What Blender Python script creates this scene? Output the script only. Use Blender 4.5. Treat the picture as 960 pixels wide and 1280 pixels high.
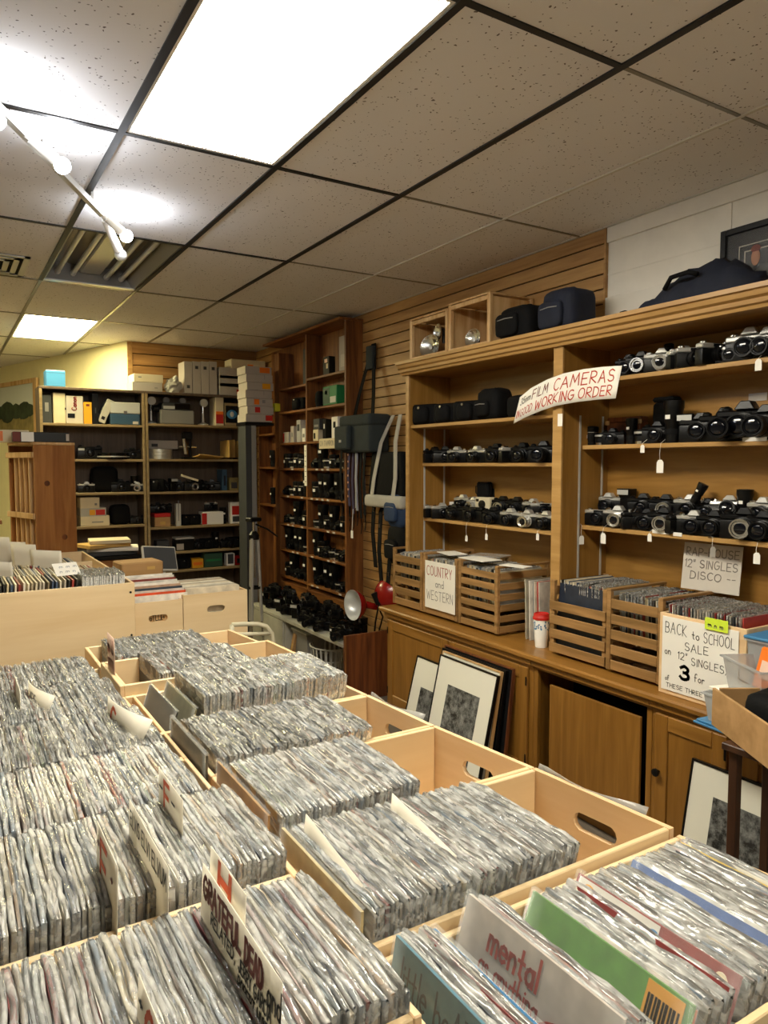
import bpy, bmesh, math, random
from mathutils import Matrix, Vector
random.seed(7)
R = math.radians
scene = bpy.context.scene
COL = scene.collection
for o in list(bpy.data.objects): bpy.data.objects.remove(o)

# ------------------------------------------------------------------ camera, world, exposure
H = 1.65                                   # eye height
FPX = 907.0; YAW = R(31.4); PITCH = R(3.79)
cd = bpy.data.cameras.new('camera'); cam = bpy.data.objects.new('camera', cd); COL.objects.link(cam)
cam.location = (0, 0, H); cam.rotation_euler = (math.pi/2-PITCH, 0, -YAW)
cd.sensor_fit = 'VERTICAL'; cd.sensor_height = 36; cd.lens = FPX/1280*36
cd.clip_start = .02
scene.camera = cam
w = bpy.data.worlds.new('world'); scene.world = w; w.use_nodes = True
w.node_tree.nodes['Background'].inputs[0].default_value = (.75, .8, 1, 1)
w.node_tree.nodes['Background'].inputs[1].default_value = .02
vs = scene.view_settings
vs.view_transform = 'Standard'; vs.look = 'None'; vs.gamma = 1; vs.use_curve_mapping = False
vs.exposure = 0.85
PANEL_POWER = 20.0; FAR_PANEL_POWER = 22.0; BULB_POWER = 30.0

FW = Vector((math.sin(YAW)*math.cos(PITCH), math.cos(YAW)*math.cos(PITCH), -math.sin(PITCH)))
RT = Vector((math.cos(YAW), -math.sin(YAW), 0)); UP = RT.cross(FW)
def ray(x, y): return FW + RT*((x-480)/FPX) - UP*((y-640)/FPX)
def onx(x, y, X): d = ray(x, y); return Vector((0,0,H)) + d*(X/d.x)
def ony(x, y, Y): d = ray(x, y); return Vector((0,0,H)) + d*(Y/d.y)
def onz(x, y, Z): d = ray(x, y); return Vector((0,0,H)) + d*((Z-H)/d.z)

# ------------------------------------------------------------------ materials
def srgb(c):
    if isinstance(c, str): c = [int(c[i:i+2], 16)/255 for i in (0, 2, 4)]
    return tuple((v/12.92 if v <= .04045 else ((v+.055)/1.055)**2.4) for v in c)
MATS = {}
def newmat(name):
    m = bpy.data.materials.new(name); m.use_nodes = True; MATS[name] = m
    nt = m.node_tree; b = nt.nodes['Principled BSDF']
    return m, nt, b, nt.nodes, nt.links
def plain(name, col, rough=.5, metal=0, var=.0, bump=0, bscale=80, spec=.5, emit=0):
    m, nt, b, N, L = newmat(name)
    c = srgb(col); b.inputs['Roughness'].default_value = rough; b.inputs['Metallic'].default_value = metal
    b.inputs['Specular IOR Level'].default_value = spec
    b.inputs['Base Color'].default_value = (*c, 1)
    tc = N.new('ShaderNodeTexCoord')
    if var:
        n = N.new('ShaderNodeTexNoise'); n.inputs['Scale'].default_value = 9; n.inputs['Detail'].default_value = 5
        L.new(tc.outputs['Object'], n.inputs['Vector'])
        r = N.new('ShaderNodeValToRGB'); r.color_ramp.elements[0].position = .3; r.color_ramp.elements[1].position = .7
        r.color_ramp.elements[0].color = (*[v*(1-var) for v in c], 1); r.color_ramp.elements[1].color = (*[min(1, v*(1+var*.5)) for v in c], 1)
        L.new(n.outputs['Fac'], r.inputs['Fac']); L.new(r.outputs['Color'], b.inputs['Base Color'])
    if bump:
        n2 = N.new('ShaderNodeTexNoise'); n2.inputs['Scale'].default_value = bscale; n2.inputs['Detail'].default_value = 3
        L.new(tc.outputs['Object'], n2.inputs['Vector'])
        bp = N.new('ShaderNodeBump'); bp.inputs['Strength'].default_value = bump; bp.inputs['Distance'].default_value = .004
        L.new(n2.outputs['Fac'], bp.inputs['Height']); L.new(bp.outputs['Normal'], b.inputs['Normal'])
    if emit:
        b.inputs['Emission Color'].default_value = (*c, 1); b.inputs['Emission Strength'].default_value = emit
    return m
def wood(name, c1, c2, axis='z', rough=.42, scale=1.0, contrast=.5, knots=False):
    m, nt, b, N, L = newmat(name)
    tc = N.new('ShaderNodeTexCoord'); mp = N.new('ShaderNodeMapping')
    s = [14*scale]*3; s['xyz'.index(axis)] = 1.1*scale
    mp.inputs['Scale'].default_value = s
    oi = N.new('ShaderNodeObjectInfo'); ad = N.new('ShaderNodeVectorMath'); ad.operation = 'MULTIPLY_ADD'
    cx = N.new('ShaderNodeCombineXYZ')
    for k in range(3): L.new(oi.outputs['Random'], cx.inputs[k])
    L.new(cx.outputs[0], ad.inputs[0]); ad.inputs[1].default_value = (7.3, 5.1, 3.7)
    L.new(tc.outputs['Object'], ad.inputs[2]); L.new(ad.outputs[0], mp.inputs['Vector'])
    n = N.new('ShaderNodeTexNoise'); n.inputs['Scale'].default_value = 1.0; n.inputs['Detail'].default_value = 6; n.inputs['Distortion'].default_value = 1.2
    L.new(mp.outputs[0], n.inputs['Vector'])
    n2 = N.new('ShaderNodeTexNoise'); n2.inputs['Scale'].default_value = 6; n2.inputs['Detail'].default_value = 4
    L.new(mp.outputs[0], n2.inputs['Vector'])
    mx = N.new('ShaderNodeMath'); mx.operation = 'MULTIPLY_ADD'; mx.inputs[1].default_value = .35
    L.new(n2.outputs['Fac'], mx.inputs[0]); L.new(n.outputs['Fac'], mx.inputs[2])
    r = N.new('ShaderNodeValToRGB'); e = r.color_ramp.elements
    e[0].position = .67-contrast*.3; e[1].position = .67+contrast*.3
    e[0].color = (*srgb(c2), 1); e[1].color = (*srgb(c1), 1)
    L.new(mx.outputs[0], r.inputs['Fac']); L.new(r.outputs['Color'], b.inputs['Base Color'])
    b.inputs['Roughness'].default_value = rough
    bp = N.new('ShaderNodeBump'); bp.inputs['Strength'].default_value = .15; bp.inputs['Distance'].default_value = .002
    L.new(n2.outputs['Fac'], bp.inputs['Height']); L.new(bp.outputs['Normal'], b.inputs['Normal'])
    return m
wood('oak', 'a3783a', '80591f', 'y', .42, 1, .9); wood('oak_z', 'a3783a', '80591f', 'z', .42, 1, .9); wood('oak_light', 'bf975c', '9f763c', 'y', .42, 1, .9)
wood('cabinet', '9a6c2e', '78501a', 'z', .35, 1, .8); wood('cabinet_y', '9e7032', '7c541e', 'y', .35, 1, .8)
wood('slat', 'c39a60', '94693a', 'y', .5, .8, .8); wood('slat_x', 'b38852', '855c30', 'x', .5, .8, .8)
wood('birch', 'efd6ac', 'e2c494', 'x', .45, .6, .9); wood('birch_y', 'edcfa6', 'dcb888', 'y', .45, .6, .9); wood('ply_edge', 'd9b27a', 'c39458', 'x', .5, 2)
wood('crate', 'a98150', '806036', 'y', .5); wood('crate_x', 'a98150', '806036', 'x', .5)
wood('pine', '8c5a2c', '5c3416', 'z', .45); wood('pine_y', '94622f', '643a18', 'y', .45)
wood('laminate', '62503f', '4e3f31', 'z', .5); wood('lam_edge', 'a08a64', '8a744e', 'x', .5); wood('rack', 'a8713a', '8a5526', 'z', .5)
wood('fir', 'd8b584', 'b98c54', 'z', .5); wood('dark_wood', '4a2c18', '2c180c', 'z', .5); wood('redwood', '7c4520', '4d2610', 'z', .5); wood('cardboard', 'b79060', 'a07b4c', 'x', .8, .5)
plain('white_paint', 'ece7dc', .6, 0, .05, .12, 40); plain('yellow_paint', 'efe6b6', .6, 0, .04, .1, 30)
plain('floor', '6d6357', .6, 0, .25, .1, 12); plain('wall_far', 'c2bcae', .7, 0, .05)
plain('grid_black', '14120f', .5); plain('grid_white', 'cfcabd', .5); plain('grid_metal', '8a8478', .35, .6)
plain('black', '080809', .36, 0, .2, .15, 220, spec=.3); plain('black_soft', '0b0b0d', .8, 0, .25, .4, 60, spec=.2); plain('black_gloss', '060608', .12, spec=.4)
plain('chrome', 'd8d8d4', .22, 1); plain('silver', 'c6c5bf', .34, .55); plain('glass_dark', '0a0d14', .09, 0, spec=.5)
plain('white', 'efece4', .5); plain('paper', 'f1ede2', .75, 0, .03); plain('paper_grey', 'c9c2b8', .8, 0, .05); plain('card', 'f0e9d8', .7, 0, .03); plain('card_pink', 'e8c6b2', .7)
plain('cream', 'ddd0b0', .7, 0, .06); plain('grey_box', 'b5aca2', .7, 0, .05); plain('grey', '8a8884', .5); plain('grey_dark', '3a3c3e', .6, 0, .1)
plain('kraft', 'c8a25c', .75, 0, .08); plain('yellow', 'e9a51c', .5); plain('yellow_lime', 'dfe03a', .5); plain('lime', 'cfe83a', .6)
plain('red', 'c02018', .45); plain('orange', 'ef7a1c', .4); plain('blue', '3d7fb0', .4); plain('blue_dark', '2f4e68', .5); plain('navy', '0f172c', .8, 0, .3, .5, 45)
plain('navy2', '243a5c', .8, 0, .2, .4, 60); plain('green', '1f7a44', .5); plain('green_dark', '2b4f3a', .5); plain('slate_bag', '2c3436', .85, 0, .2, .4, 70)
plain('marker_red', 'b4361c', .6); plain('marker_grey', '857e78', .6); plain('marker_black', '17130f', .6); plain('marker_maroon', '6b2418', .6); plain('marker_orange', 'd2551c', .6); plain('rose', 'b5655a', .6)
plain('mat_board', 'e3e1d3', .8); plain('canvas', 'b9b6ac', .85, 0, .1, .3, 90); plain('strap_purple', '3a3050', .8); plain('strap_stripe', '9a98a6', .8); plain('strap_brown', '3a221c', .7)
plain('tube_ivory', 'cfc8ae', .35); plain('bench_white', 'b4b2a4', .6, 0, .15); plain('basket', 'b9b9b4', .5); plain('reflector_red', '8e140e', .25); plain('enamel', 'cfd0cc', .3, .3)
plain('leaf_dark', '33402a', .8, 0, .5); plain('sky_pale', 'cdd2cc', .8); plain('meadow', '8a7c4c', .8, 0, .4)
plain('skin_a', 'a87458', .6); plain('skin_b', 'c99a86', .6, 0, .15); plain('photo_dark', '17181c', .25); plain('photo_grey', '3a3f42', .3, 0, .5)

def mat_ceiling():
    m, nt, b, N, L = newmat('ceiling_tile'); b.inputs['Roughness'].default_value = .9
    tc = N.new('ShaderNodeTexCoord')
    n0 = N.new('ShaderNodeTexNoise'); n0.inputs['Scale'].default_value = 30
    L.new(tc.outputs['Object'], n0.inputs['Vector'])
    mixv = N.new('ShaderNodeVectorMath'); mixv.operation = 'MULTIPLY_ADD'; mixv.inputs[1].default_value = (.03, .03, .0)
    L.new(n0.outputs['Color'], mixv.inputs[0]); L.new(tc.outputs['Object'], mixv.inputs[2])
    v = N.new('ShaderNodeTexVoronoi'); v.inputs['Scale'].default_value = 62; v.feature = 'F1'
    L.new(mixv.outputs[0], v.inputs['Vector'])
    n = N.new('ShaderNodeTexNoise'); n.inputs['Scale'].default_value = 14; n.inputs['Detail'].default_value = 3
    L.new(tc.outputs['Object'], n.inputs['Vector'])
    th = N.new('ShaderNodeMath'); th.operation = 'MULTIPLY'; th.inputs[1].default_value = .37
    L.new(n.outputs['Fac'], th.inputs[0])
    lt = N.new('ShaderNodeMath'); lt.operation = 'LESS_THAN'
    L.new(v.outputs['Distance'], lt.inputs[0]); L.new(th.outputs[0], lt.inputs[1])
    sel = N.new('ShaderNodeSeparateColor'); L.new(v.outputs['Color'], sel.inputs[0])
    gt = N.new('ShaderNodeMath'); gt.operation = 'GREATER_THAN'; gt.inputs[1].default_value = .45; L.new(sel.outputs[0], gt.inputs[0])
    mu = N.new('ShaderNodeMath'); mu.operation = 'MULTIPLY'; L.new(lt.outputs[0], mu.inputs[0]); L.new(gt.outputs[0], mu.inputs[1])
    mx = N.new('ShaderNodeMix'); mx.data_type = 'RGBA'
    mx.inputs[6].default_value = (*srgb('e4e1df'), 1); mx.inputs[7].default_value = (*srgb('6e6560'), 1)
    L.new(mu.outputs[0], mx.inputs[0]); L.new(mx.outputs[2], b.inputs['Base Color'])
    bp = N.new('ShaderNodeBump'); bp.invert = True; bp.inputs['Strength'].default_value = .5; bp.inputs['Distance'].default_value = .003
    L.new(mu.outputs[0], bp.inputs['Height']); L.new(bp.outputs['Normal'], b.inputs['Normal'])
mat_ceiling()
def mat_objcol(name, attr=None):
    m, nt, b, N, L = newmat(name); b.inputs['Roughness'].default_value = .45
    if attr:
        a = N.new('ShaderNodeAttribute'); a.attribute_name = attr; src = a.outputs['Color']
    else:
        a = N.new('ShaderNodeObjectInfo'); src = a.outputs['Color']
    tc = N.new('ShaderNodeTexCoord'); n = N.new('ShaderNodeTexNoise'); n.inputs['Scale'].default_value = 22
    L.new(tc.outputs['Object'], n.inputs['Vector'])
    mr = N.new('ShaderNodeMapRange'); mr.inputs[1].default_value = .3; mr.inputs[2].default_value = .7; mr.inputs[3].default_value = .75; mr.inputs[4].default_value = 1.1
    L.new(n.outputs['Fac'], mr.inputs[0])
    vm = N.new('ShaderNodeVectorMath'); vm.operation = 'SCALE'
    L.new(src, vm.inputs[0]); L.new(mr.outputs[0], vm.inputs['Scale']); L.new(vm.outputs[0], b.inputs['Base Color'])
mat_objcol('cover'); mat_objcol('cover_attr', 'col')
def mat_sleeve():
    m, nt, b, N, L = newmat('sleeve')
    b.inputs['Base Color'].default_value = (.86, .88, .88, 1); b.inputs['Roughness'].default_value = .13; b.inputs['Specular IOR Level'].default_value = .9
    tc = N.new('ShaderNodeTexCoord'); oi = N.new('ShaderNodeObjectInfo')
    ad = N.new('ShaderNodeVectorMath'); ad.operation = 'ADD'; L.new(tc.outputs['Object'], ad.inputs[0]); L.new(oi.outputs['Location'], ad.inputs[1])
    mp = N.new('ShaderNodeMapping'); mp.inputs['Scale'].default_value = (90, 16, 50); L.new(ad.outputs[0], mp.inputs[0])
    n = N.new('ShaderNodeTexNoise'); n.inputs['Scale'].default_value = 1.3; n.inputs['Detail'].default_value = 2.5; n.inputs['Distortion'].default_value = .6
    L.new(mp.outputs[0], n.inputs['Vector'])
    bp = N.new('ShaderNodeBump'); bp.inputs['Strength'].default_value = .55; bp.inputs['Distance'].default_value = .006
    L.new(n.outputs['Fac'], bp.inputs['Height']); L.new(bp.outputs['Normal'], b.inputs['Normal'])
    # thin clear film: see-through, fresnel gloss, a little haze
    gl = N.new('ShaderNodeBsdfGlossy'); gl.inputs['Roughness'].default_value = .12; L.new(bp.outputs['Normal'], gl.inputs['Normal'])
    lw = N.new('ShaderNodeFresnel'); lw.inputs['IOR'].default_value = 1.75; L.new(bp.outputs['Normal'], lw.inputs['Normal'])
    tr = N.new('ShaderNodeBsdfTransparent'); m1 = N.new('ShaderNodeMixShader'); L.new(lw.outputs[0], m1.inputs[0]); L.new(tr.outputs[0], m1.inputs[1]); L.new(gl.outputs[0], m1.inputs[2])
    df = N.new('ShaderNodeBsdfDiffuse'); df.inputs[0].default_value = (.86, .86, .83, 1); mx = N.new('ShaderNodeMixShader')
    mr = N.new('ShaderNodeMapRange'); mr.inputs[1].default_value = .4; mr.inputs[2].default_value = .7; mr.inputs[3].default_value = .12; mr.inputs[4].default_value = .52
    L.new(n.outputs['Fac'], mr.inputs[0]); L.new(mr.outputs[0], mx.inputs[0])
    L.new(m1.outputs[0], mx.inputs[1]); L.new(df.outputs[0], mx.inputs[2]); L.new(mx.outputs[0], N['Material Output'].inputs[0]); N.remove(b)
mat_sleeve()
def mat_clear(name, col, fac, rough=.1):
    m, nt, b, N, L = newmat(name); b.inputs['Base Color'].default_value = (*srgb(col), 1); b.inputs['Roughness'].default_value = rough
    tr = N.new('ShaderNodeBsdfTransparent'); mx = N.new('ShaderNodeMixShader'); mx.inputs[0].default_value = fac
    L.new(tr.outputs[0], mx.inputs[1]); L.new(b.outputs[0], mx.inputs[2]); L.new(mx.outputs[0], N['Material Output'].inputs[0])
mat_clear('clear_plastic', 'c4c8ca', .42, .12); mat_clear('clear_bag', 'd8d8d4', .4, .1); mat_clear('glass', 'ffffff', .02, .02); mat_clear('film', 'e8ecec', .16, .12)
def mat_emit(name, col, k):
    m, nt, b, N, L = newmat(name); e = N.new('ShaderNodeEmission')
    e.inputs[0].default_value = (*srgb(col), 1); e.inputs[1].default_value = k; L.new(e.outputs[0], N['Material Output'].inputs[0])
mat_emit('lens_lit', 'fff7e2', PANEL_POWER); mat_emit('lens_fill_rear', 'fff7e2', PANEL_POWER*.6); mat_emit('lens_lit_far', 'fff0b4', FAR_PANEL_POWER); mat_emit('bulb', 'eef2ff', BULB_POWER)
def mat_engraving():      # printed black and white landscape picture
    m, nt, b, N, L = newmat('engraving'); b.inputs['Roughness'].default_value = .5
    tc = N.new('ShaderNodeTexCoord'); n = N.new('ShaderNodeTexNoise'); n.inputs['Scale'].default_value = 16; n.inputs['Detail'].default_value = 9; n.inputs['Roughness'].default_value = .75
    L.new(tc.outputs['Object'], n.inputs['Vector']); r = N.new('ShaderNodeValToRGB')
    r.color_ramp.elements[0].position = .42; r.color_ramp.elements[1].position = .68
    r.color_ramp.elements[0].color = (.012, .012, .012, 1); r.color_ramp.elements[1].color = (.33, .34, .33, 1)
    L.new(n.outputs['Fac'], r.inputs[0]); L.new(r.outputs[0], b.inputs['Base Color'])
mat_engraving()

# ------------------------------------------------------------------ mesh helpers
class MB:
    def __init__(s): s.v = []; s.f = []; s.m = []; s.M = Matrix(); s.k = 0; s.c = []; s.col = None
    def add(s, vs, fs):
        n = len(s.v); s.v += [s.M @ Vector(p) for p in vs]
        s.f += [[i+n for i in f] for f in fs]; s.m += [s.k]*len(fs)
        if s.col: s.c += [s.col]*len(fs)
        return s
    def box(s, x0, x1, y0, y1, z0, z1):
        x0, x1 = sorted((x0, x1)); y0, y1 = sorted((y0, y1)); z0, z1 = sorted((z0, z1))
        return s.add([(x0,y0,z0),(x1,y0,z0),(x1,y1,z0),(x0,y1,z0),(x0,y0,z1),(x1,y0,z1),(x1,y1,z1),(x0,y1,z1)],
              [(3,2,1,0),(4,5,6,7),(0,1,5,4),(1,2,6,5),(2,3,7,6),(3,0,4,7)])
    def prism(s, poly, z0, z1):          # convex or simple polygon in local xy, ccw
        n = len(poly)
        return s.add([(x,y,z0) for x,y in poly]+[(x,y,z1) for x,y in poly],
              [list(range(n))[::-1], list(range(n, 2*n))]+[(i,(i+1)%n,(i+1)%n+n,i+n) for i in range(n)])
    def hull8(s, lo, hi):                # two quads of four points each
        return s.add(list(lo)+list(hi), [(3,2,1,0),(4,5,6,7),(0,1,5,4),(1,2,6,5),(2,3,7,6),(3,0,4,7)])
    def cyl(s, p, q, r, r2=None, n=12, caps=True):
        p = Vector(p); q = Vector(q); d = (q-p).normalized(); a = d.orthogonal().normalized(); b = d.cross(a)
        r2 = r if r2 is None else r2; vs = []
        for c, rr in ((p, r), (q, r2)):
            for i in range(n): t = 2*math.pi*i/n; vs.append(c+(a*math.cos(t)+b*math.sin(t))*rr)
        fs = [(i,(i+1)%n,(i+1)%n+n,i+n) for i in range(n)]
        if caps: fs += [list(range(n))[::-1], list(range(n, 2*n))]
        return s.add(vs, fs)
    def lathe(s, prof, n=16, cap=True):  # profile (r,z) about local z
        vs = []; k = len(prof)
        for r, z in prof:
            for i in range(n): t = 2*math.pi*i/n; vs.append((r*math.cos(t), r*math.sin(t), z))
        fs = [(j*n+i, j*n+(i+1)%n, (j+1)*n+(i+1)%n, (j+1)*n+i) for j in range(k-1) for i in range(n)]
        if cap: fs += [list(range(n))[::-1], list(range((k-1)*n, k*n))]
        return s.add(vs, fs)
    def tube(s, pts, r, n=6):
        pts = [Vector(p) for p in pts]; vs = []; prev = None
        for i, p in enumerate(pts):
            d = (pts[min(i+1, len(pts)-1)]-pts[max(i-1, 0)]).normalized()
            if prev is None: a = d.orthogonal().normalized()
            else: a = (prev-d*prev.dot(d)).normalized()
            prev = a; b = d.cross(a)
            for k in range(n): t = 2*math.pi*k/n; vs.append(p+(a*math.cos(t)+b*math.sin(t))*r)
        m = len(pts); fs = [(j*n+i, j*n+(i+1)%n, (j+1)*n+(i+1)%n, (j+1)*n+i) for j in range(m-1) for i in range(n)]
        fs += [list(range(n))[::-1], list(range((m-1)*n, m*n))]
        return s.add(vs, fs)
    def band(s, pts, wv, th):            # flat strap along pts, width vector, thickness along cross
        pts = [Vector(p) for p in pts]; wv = Vector(wv); vs = []
        for i, p in enumerate(pts):
            d = (pts[min(i+1, len(pts)-1)]-pts[max(i-1, 0)]).normalized(); nn = d.cross(wv.normalized()).normalized()*th/2
            vs += [p-wv/2-nn, p+wv/2-nn, p+wv/2+nn, p-wv/2+nn]
        m = len(pts); fs = [(j*4+i, j*4+(i+1)%4, j*4+4+(i+1)%4, j*4+4+i) for j in range(m-1) for i in range(4)]
        fs += [(3,2,1,0), tuple((m-1)*4+i for i in range(4))]
        return s.add(vs, fs)
    def blob(s, c, r, n=10, k=7, jit=0, seed=1, sq=1.0):
        rnd = random.Random(seed); vs = []; c = Vector(c)
        def se(v): return math.copysign(abs(v)**sq, v)
        for j in range(k+1):
            ph = math.pi*j/k
            for i in range(n):
                t = 2*math.pi*i/n; f = 1+rnd.uniform(-jit, jit)
                vs.append((c.x+r[0]*se(math.sin(ph))*se(math.cos(t))*f, c.y+r[1]*se(math.sin(ph))*se(math.sin(t))*f, c.z-r[2]*se(math.cos(ph))*f))
        return s.add(vs, [(j*n+i, j*n+(i+1)%n, (j+1)*n+(i+1)%n, (j+1)*n+i) for j in range(k) for i in range(n)])
    def sheet(s, grid, th=0):            # grid of points rows x cols
        rws = len(grid); cl = len(grid[0]); vs = [p for r_ in grid for p in r_]
        return s.add(vs, [(j*cl+i, j*cl+i+1, (j+1)*cl+i+1, (j+1)*cl+i) for j in range(rws-1) for i in range(cl-1)])
    def hole_panel(s, wd, ht, t, cx, cz, a, r):   # panel in local xz, thickness along y, stadium hole
        cs = [(-cx, -cz), (wd-cx, -cz), (wd-cx, ht-cz), (-cx, ht-cz)]
        ang = sorted(set([round(math.atan2(y, x) % (2*math.pi), 5) for x, y in cs]+[round(2*math.pi*i/28, 5) for i in range(28)]))
        inn = []; out = []
        for th in ang:
            c, sn = math.cos(th), math.sin(th)
            tt = r/abs(sn) if abs(sn) > 1e-6 else 1e9
            if abs(tt*c) > a:
                e = math.copysign(a, c); bq = c*e; tt = bq+math.sqrt(max(0, bq*bq-(a*a-r*r)))
            inn.append((cx+c*tt, cz+sn*tt)); ts = []
            if c > 1e-6: ts.append((wd-cx)/c)
            if c < -1e-6: ts.append(-cx/c)
            if sn > 1e-6: ts.append((ht-cz)/sn)
            if sn < -1e-6: ts.append(-cz/sn)
            o = min(ts); out.append((cx+c*o, cz+sn*o))
        n = len(ang); vs = [(x, 0, z) for x, z in out]+[(x, 0, z) for x, z in inn]+[(x, t, z) for x, z in out]+[(x, t, z) for x, z in inn]; fs = []
        for i in range(n):
            j = (i+1) % n
            fs += [(i, j, n+j, n+i), (2*n+j, 2*n+i, 3*n+i, 3*n+j), (n+i, n+j, 3*n+j, 3*n+i), (j, i, 2*n+i, 2*n+j)]
        return s.add(vs, fs)
    def build(s, name, mats, parent=None, bevel=0, smooth=False, segs=1, solid=0):
        me = bpy.data.meshes.new(name); me.from_pydata([tuple(p) for p in s.v], [], s.f)
        if isinstance(mats, str): mats = [mats]
        for m in mats: me.materials.append(MATS[m])
        me.polygons.foreach_set('material_index', s.m)
        if s.c:
            a = me.color_attributes.new('col', 'FLOAT_COLOR', 'CORNER'); buf = []
            for f, c in zip(s.f, s.c): buf += [*c, 1]*len(f)
            a.data.foreach_set('color', buf)
        else:
            bm = bmesh.new(); bm.from_mesh(me)
            bmesh.ops.remove_doubles(bm, verts=bm.verts, dist=1e-6) if smooth else None
            if bevel:
                ed = [e for e in bm.edges if len(e.link_faces) == 2 and e.calc_face_angle(0) > .5]
                bmesh.ops.bevel(bm, geom=ed, offset=bevel, segments=segs, affect='EDGES', profile=.6, clamp_overlap=True)
            if not solid: bmesh.ops.recalc_face_normals(bm, faces=bm.faces)
            bm.to_mesh(me); bm.free()
        if smooth:
            me.polygons.foreach_set('use_smooth', [True]*len(me.polygons))
            if smooth == 2 and hasattr(me, 'set_sharp_from_angle'): me.set_sharp_from_angle(angle=R(38))
        me.update()
        o = bpy.data.objects.new(name, me); COL.objects.link(o); o.parent = parent
        if solid: md = o.modifiers.new('thickness', 'SOLIDIFY'); md.thickness = solid; md.offset = 0
        return o
def tag(o, label=None, cat=None, group=None, kind=None):
    if label: o['label'] = label
    if cat: o['category'] = cat
    if group: o['group'] = group
    if kind: o['kind'] = kind
    return o
def empty(name, loc=(0,0,0), rz=0, label=None, cat=None, group=None, kind=None):
    o = bpy.data.objects.new(name, None); COL.objects.link(o); o.location = loc; o.rotation_euler = (0, 0, rz); o.empty_display_size = .05
    return tag(o, label, cat, group, kind)
KIDS = {}
def copy_tree(o, parent=None):
    c = o.copy(); COL.objects.link(c); c.parent = parent
    for ch in kids_of(o): copy_tree(ch, c)
    return c
def kids_of(o):
    if o.name not in KIDS: KIDS[o.name] = list(o.children)
    return KIDS[o.name]
def bx(name, mat, parent, x0, x1, y0, y1, z0, z1, bevel=0):
    return MB().box(x0, x1, y0, y1, z0, z1).build(name, mat, parent, bevel)
def frame(o, u, v):                       # matrix with columns u, v, u x v at o
    u = Vector(u).normalized(); v = Vector(v); n = u.cross(v).normalized(); v = n.cross(u)
    return Matrix(((u.x, v.x, n.x, o[0]), (u.y, v.y, n.y, o[1]), (u.z, v.z, n.z, o[2]), (0, 0, 0, 1)))

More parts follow.
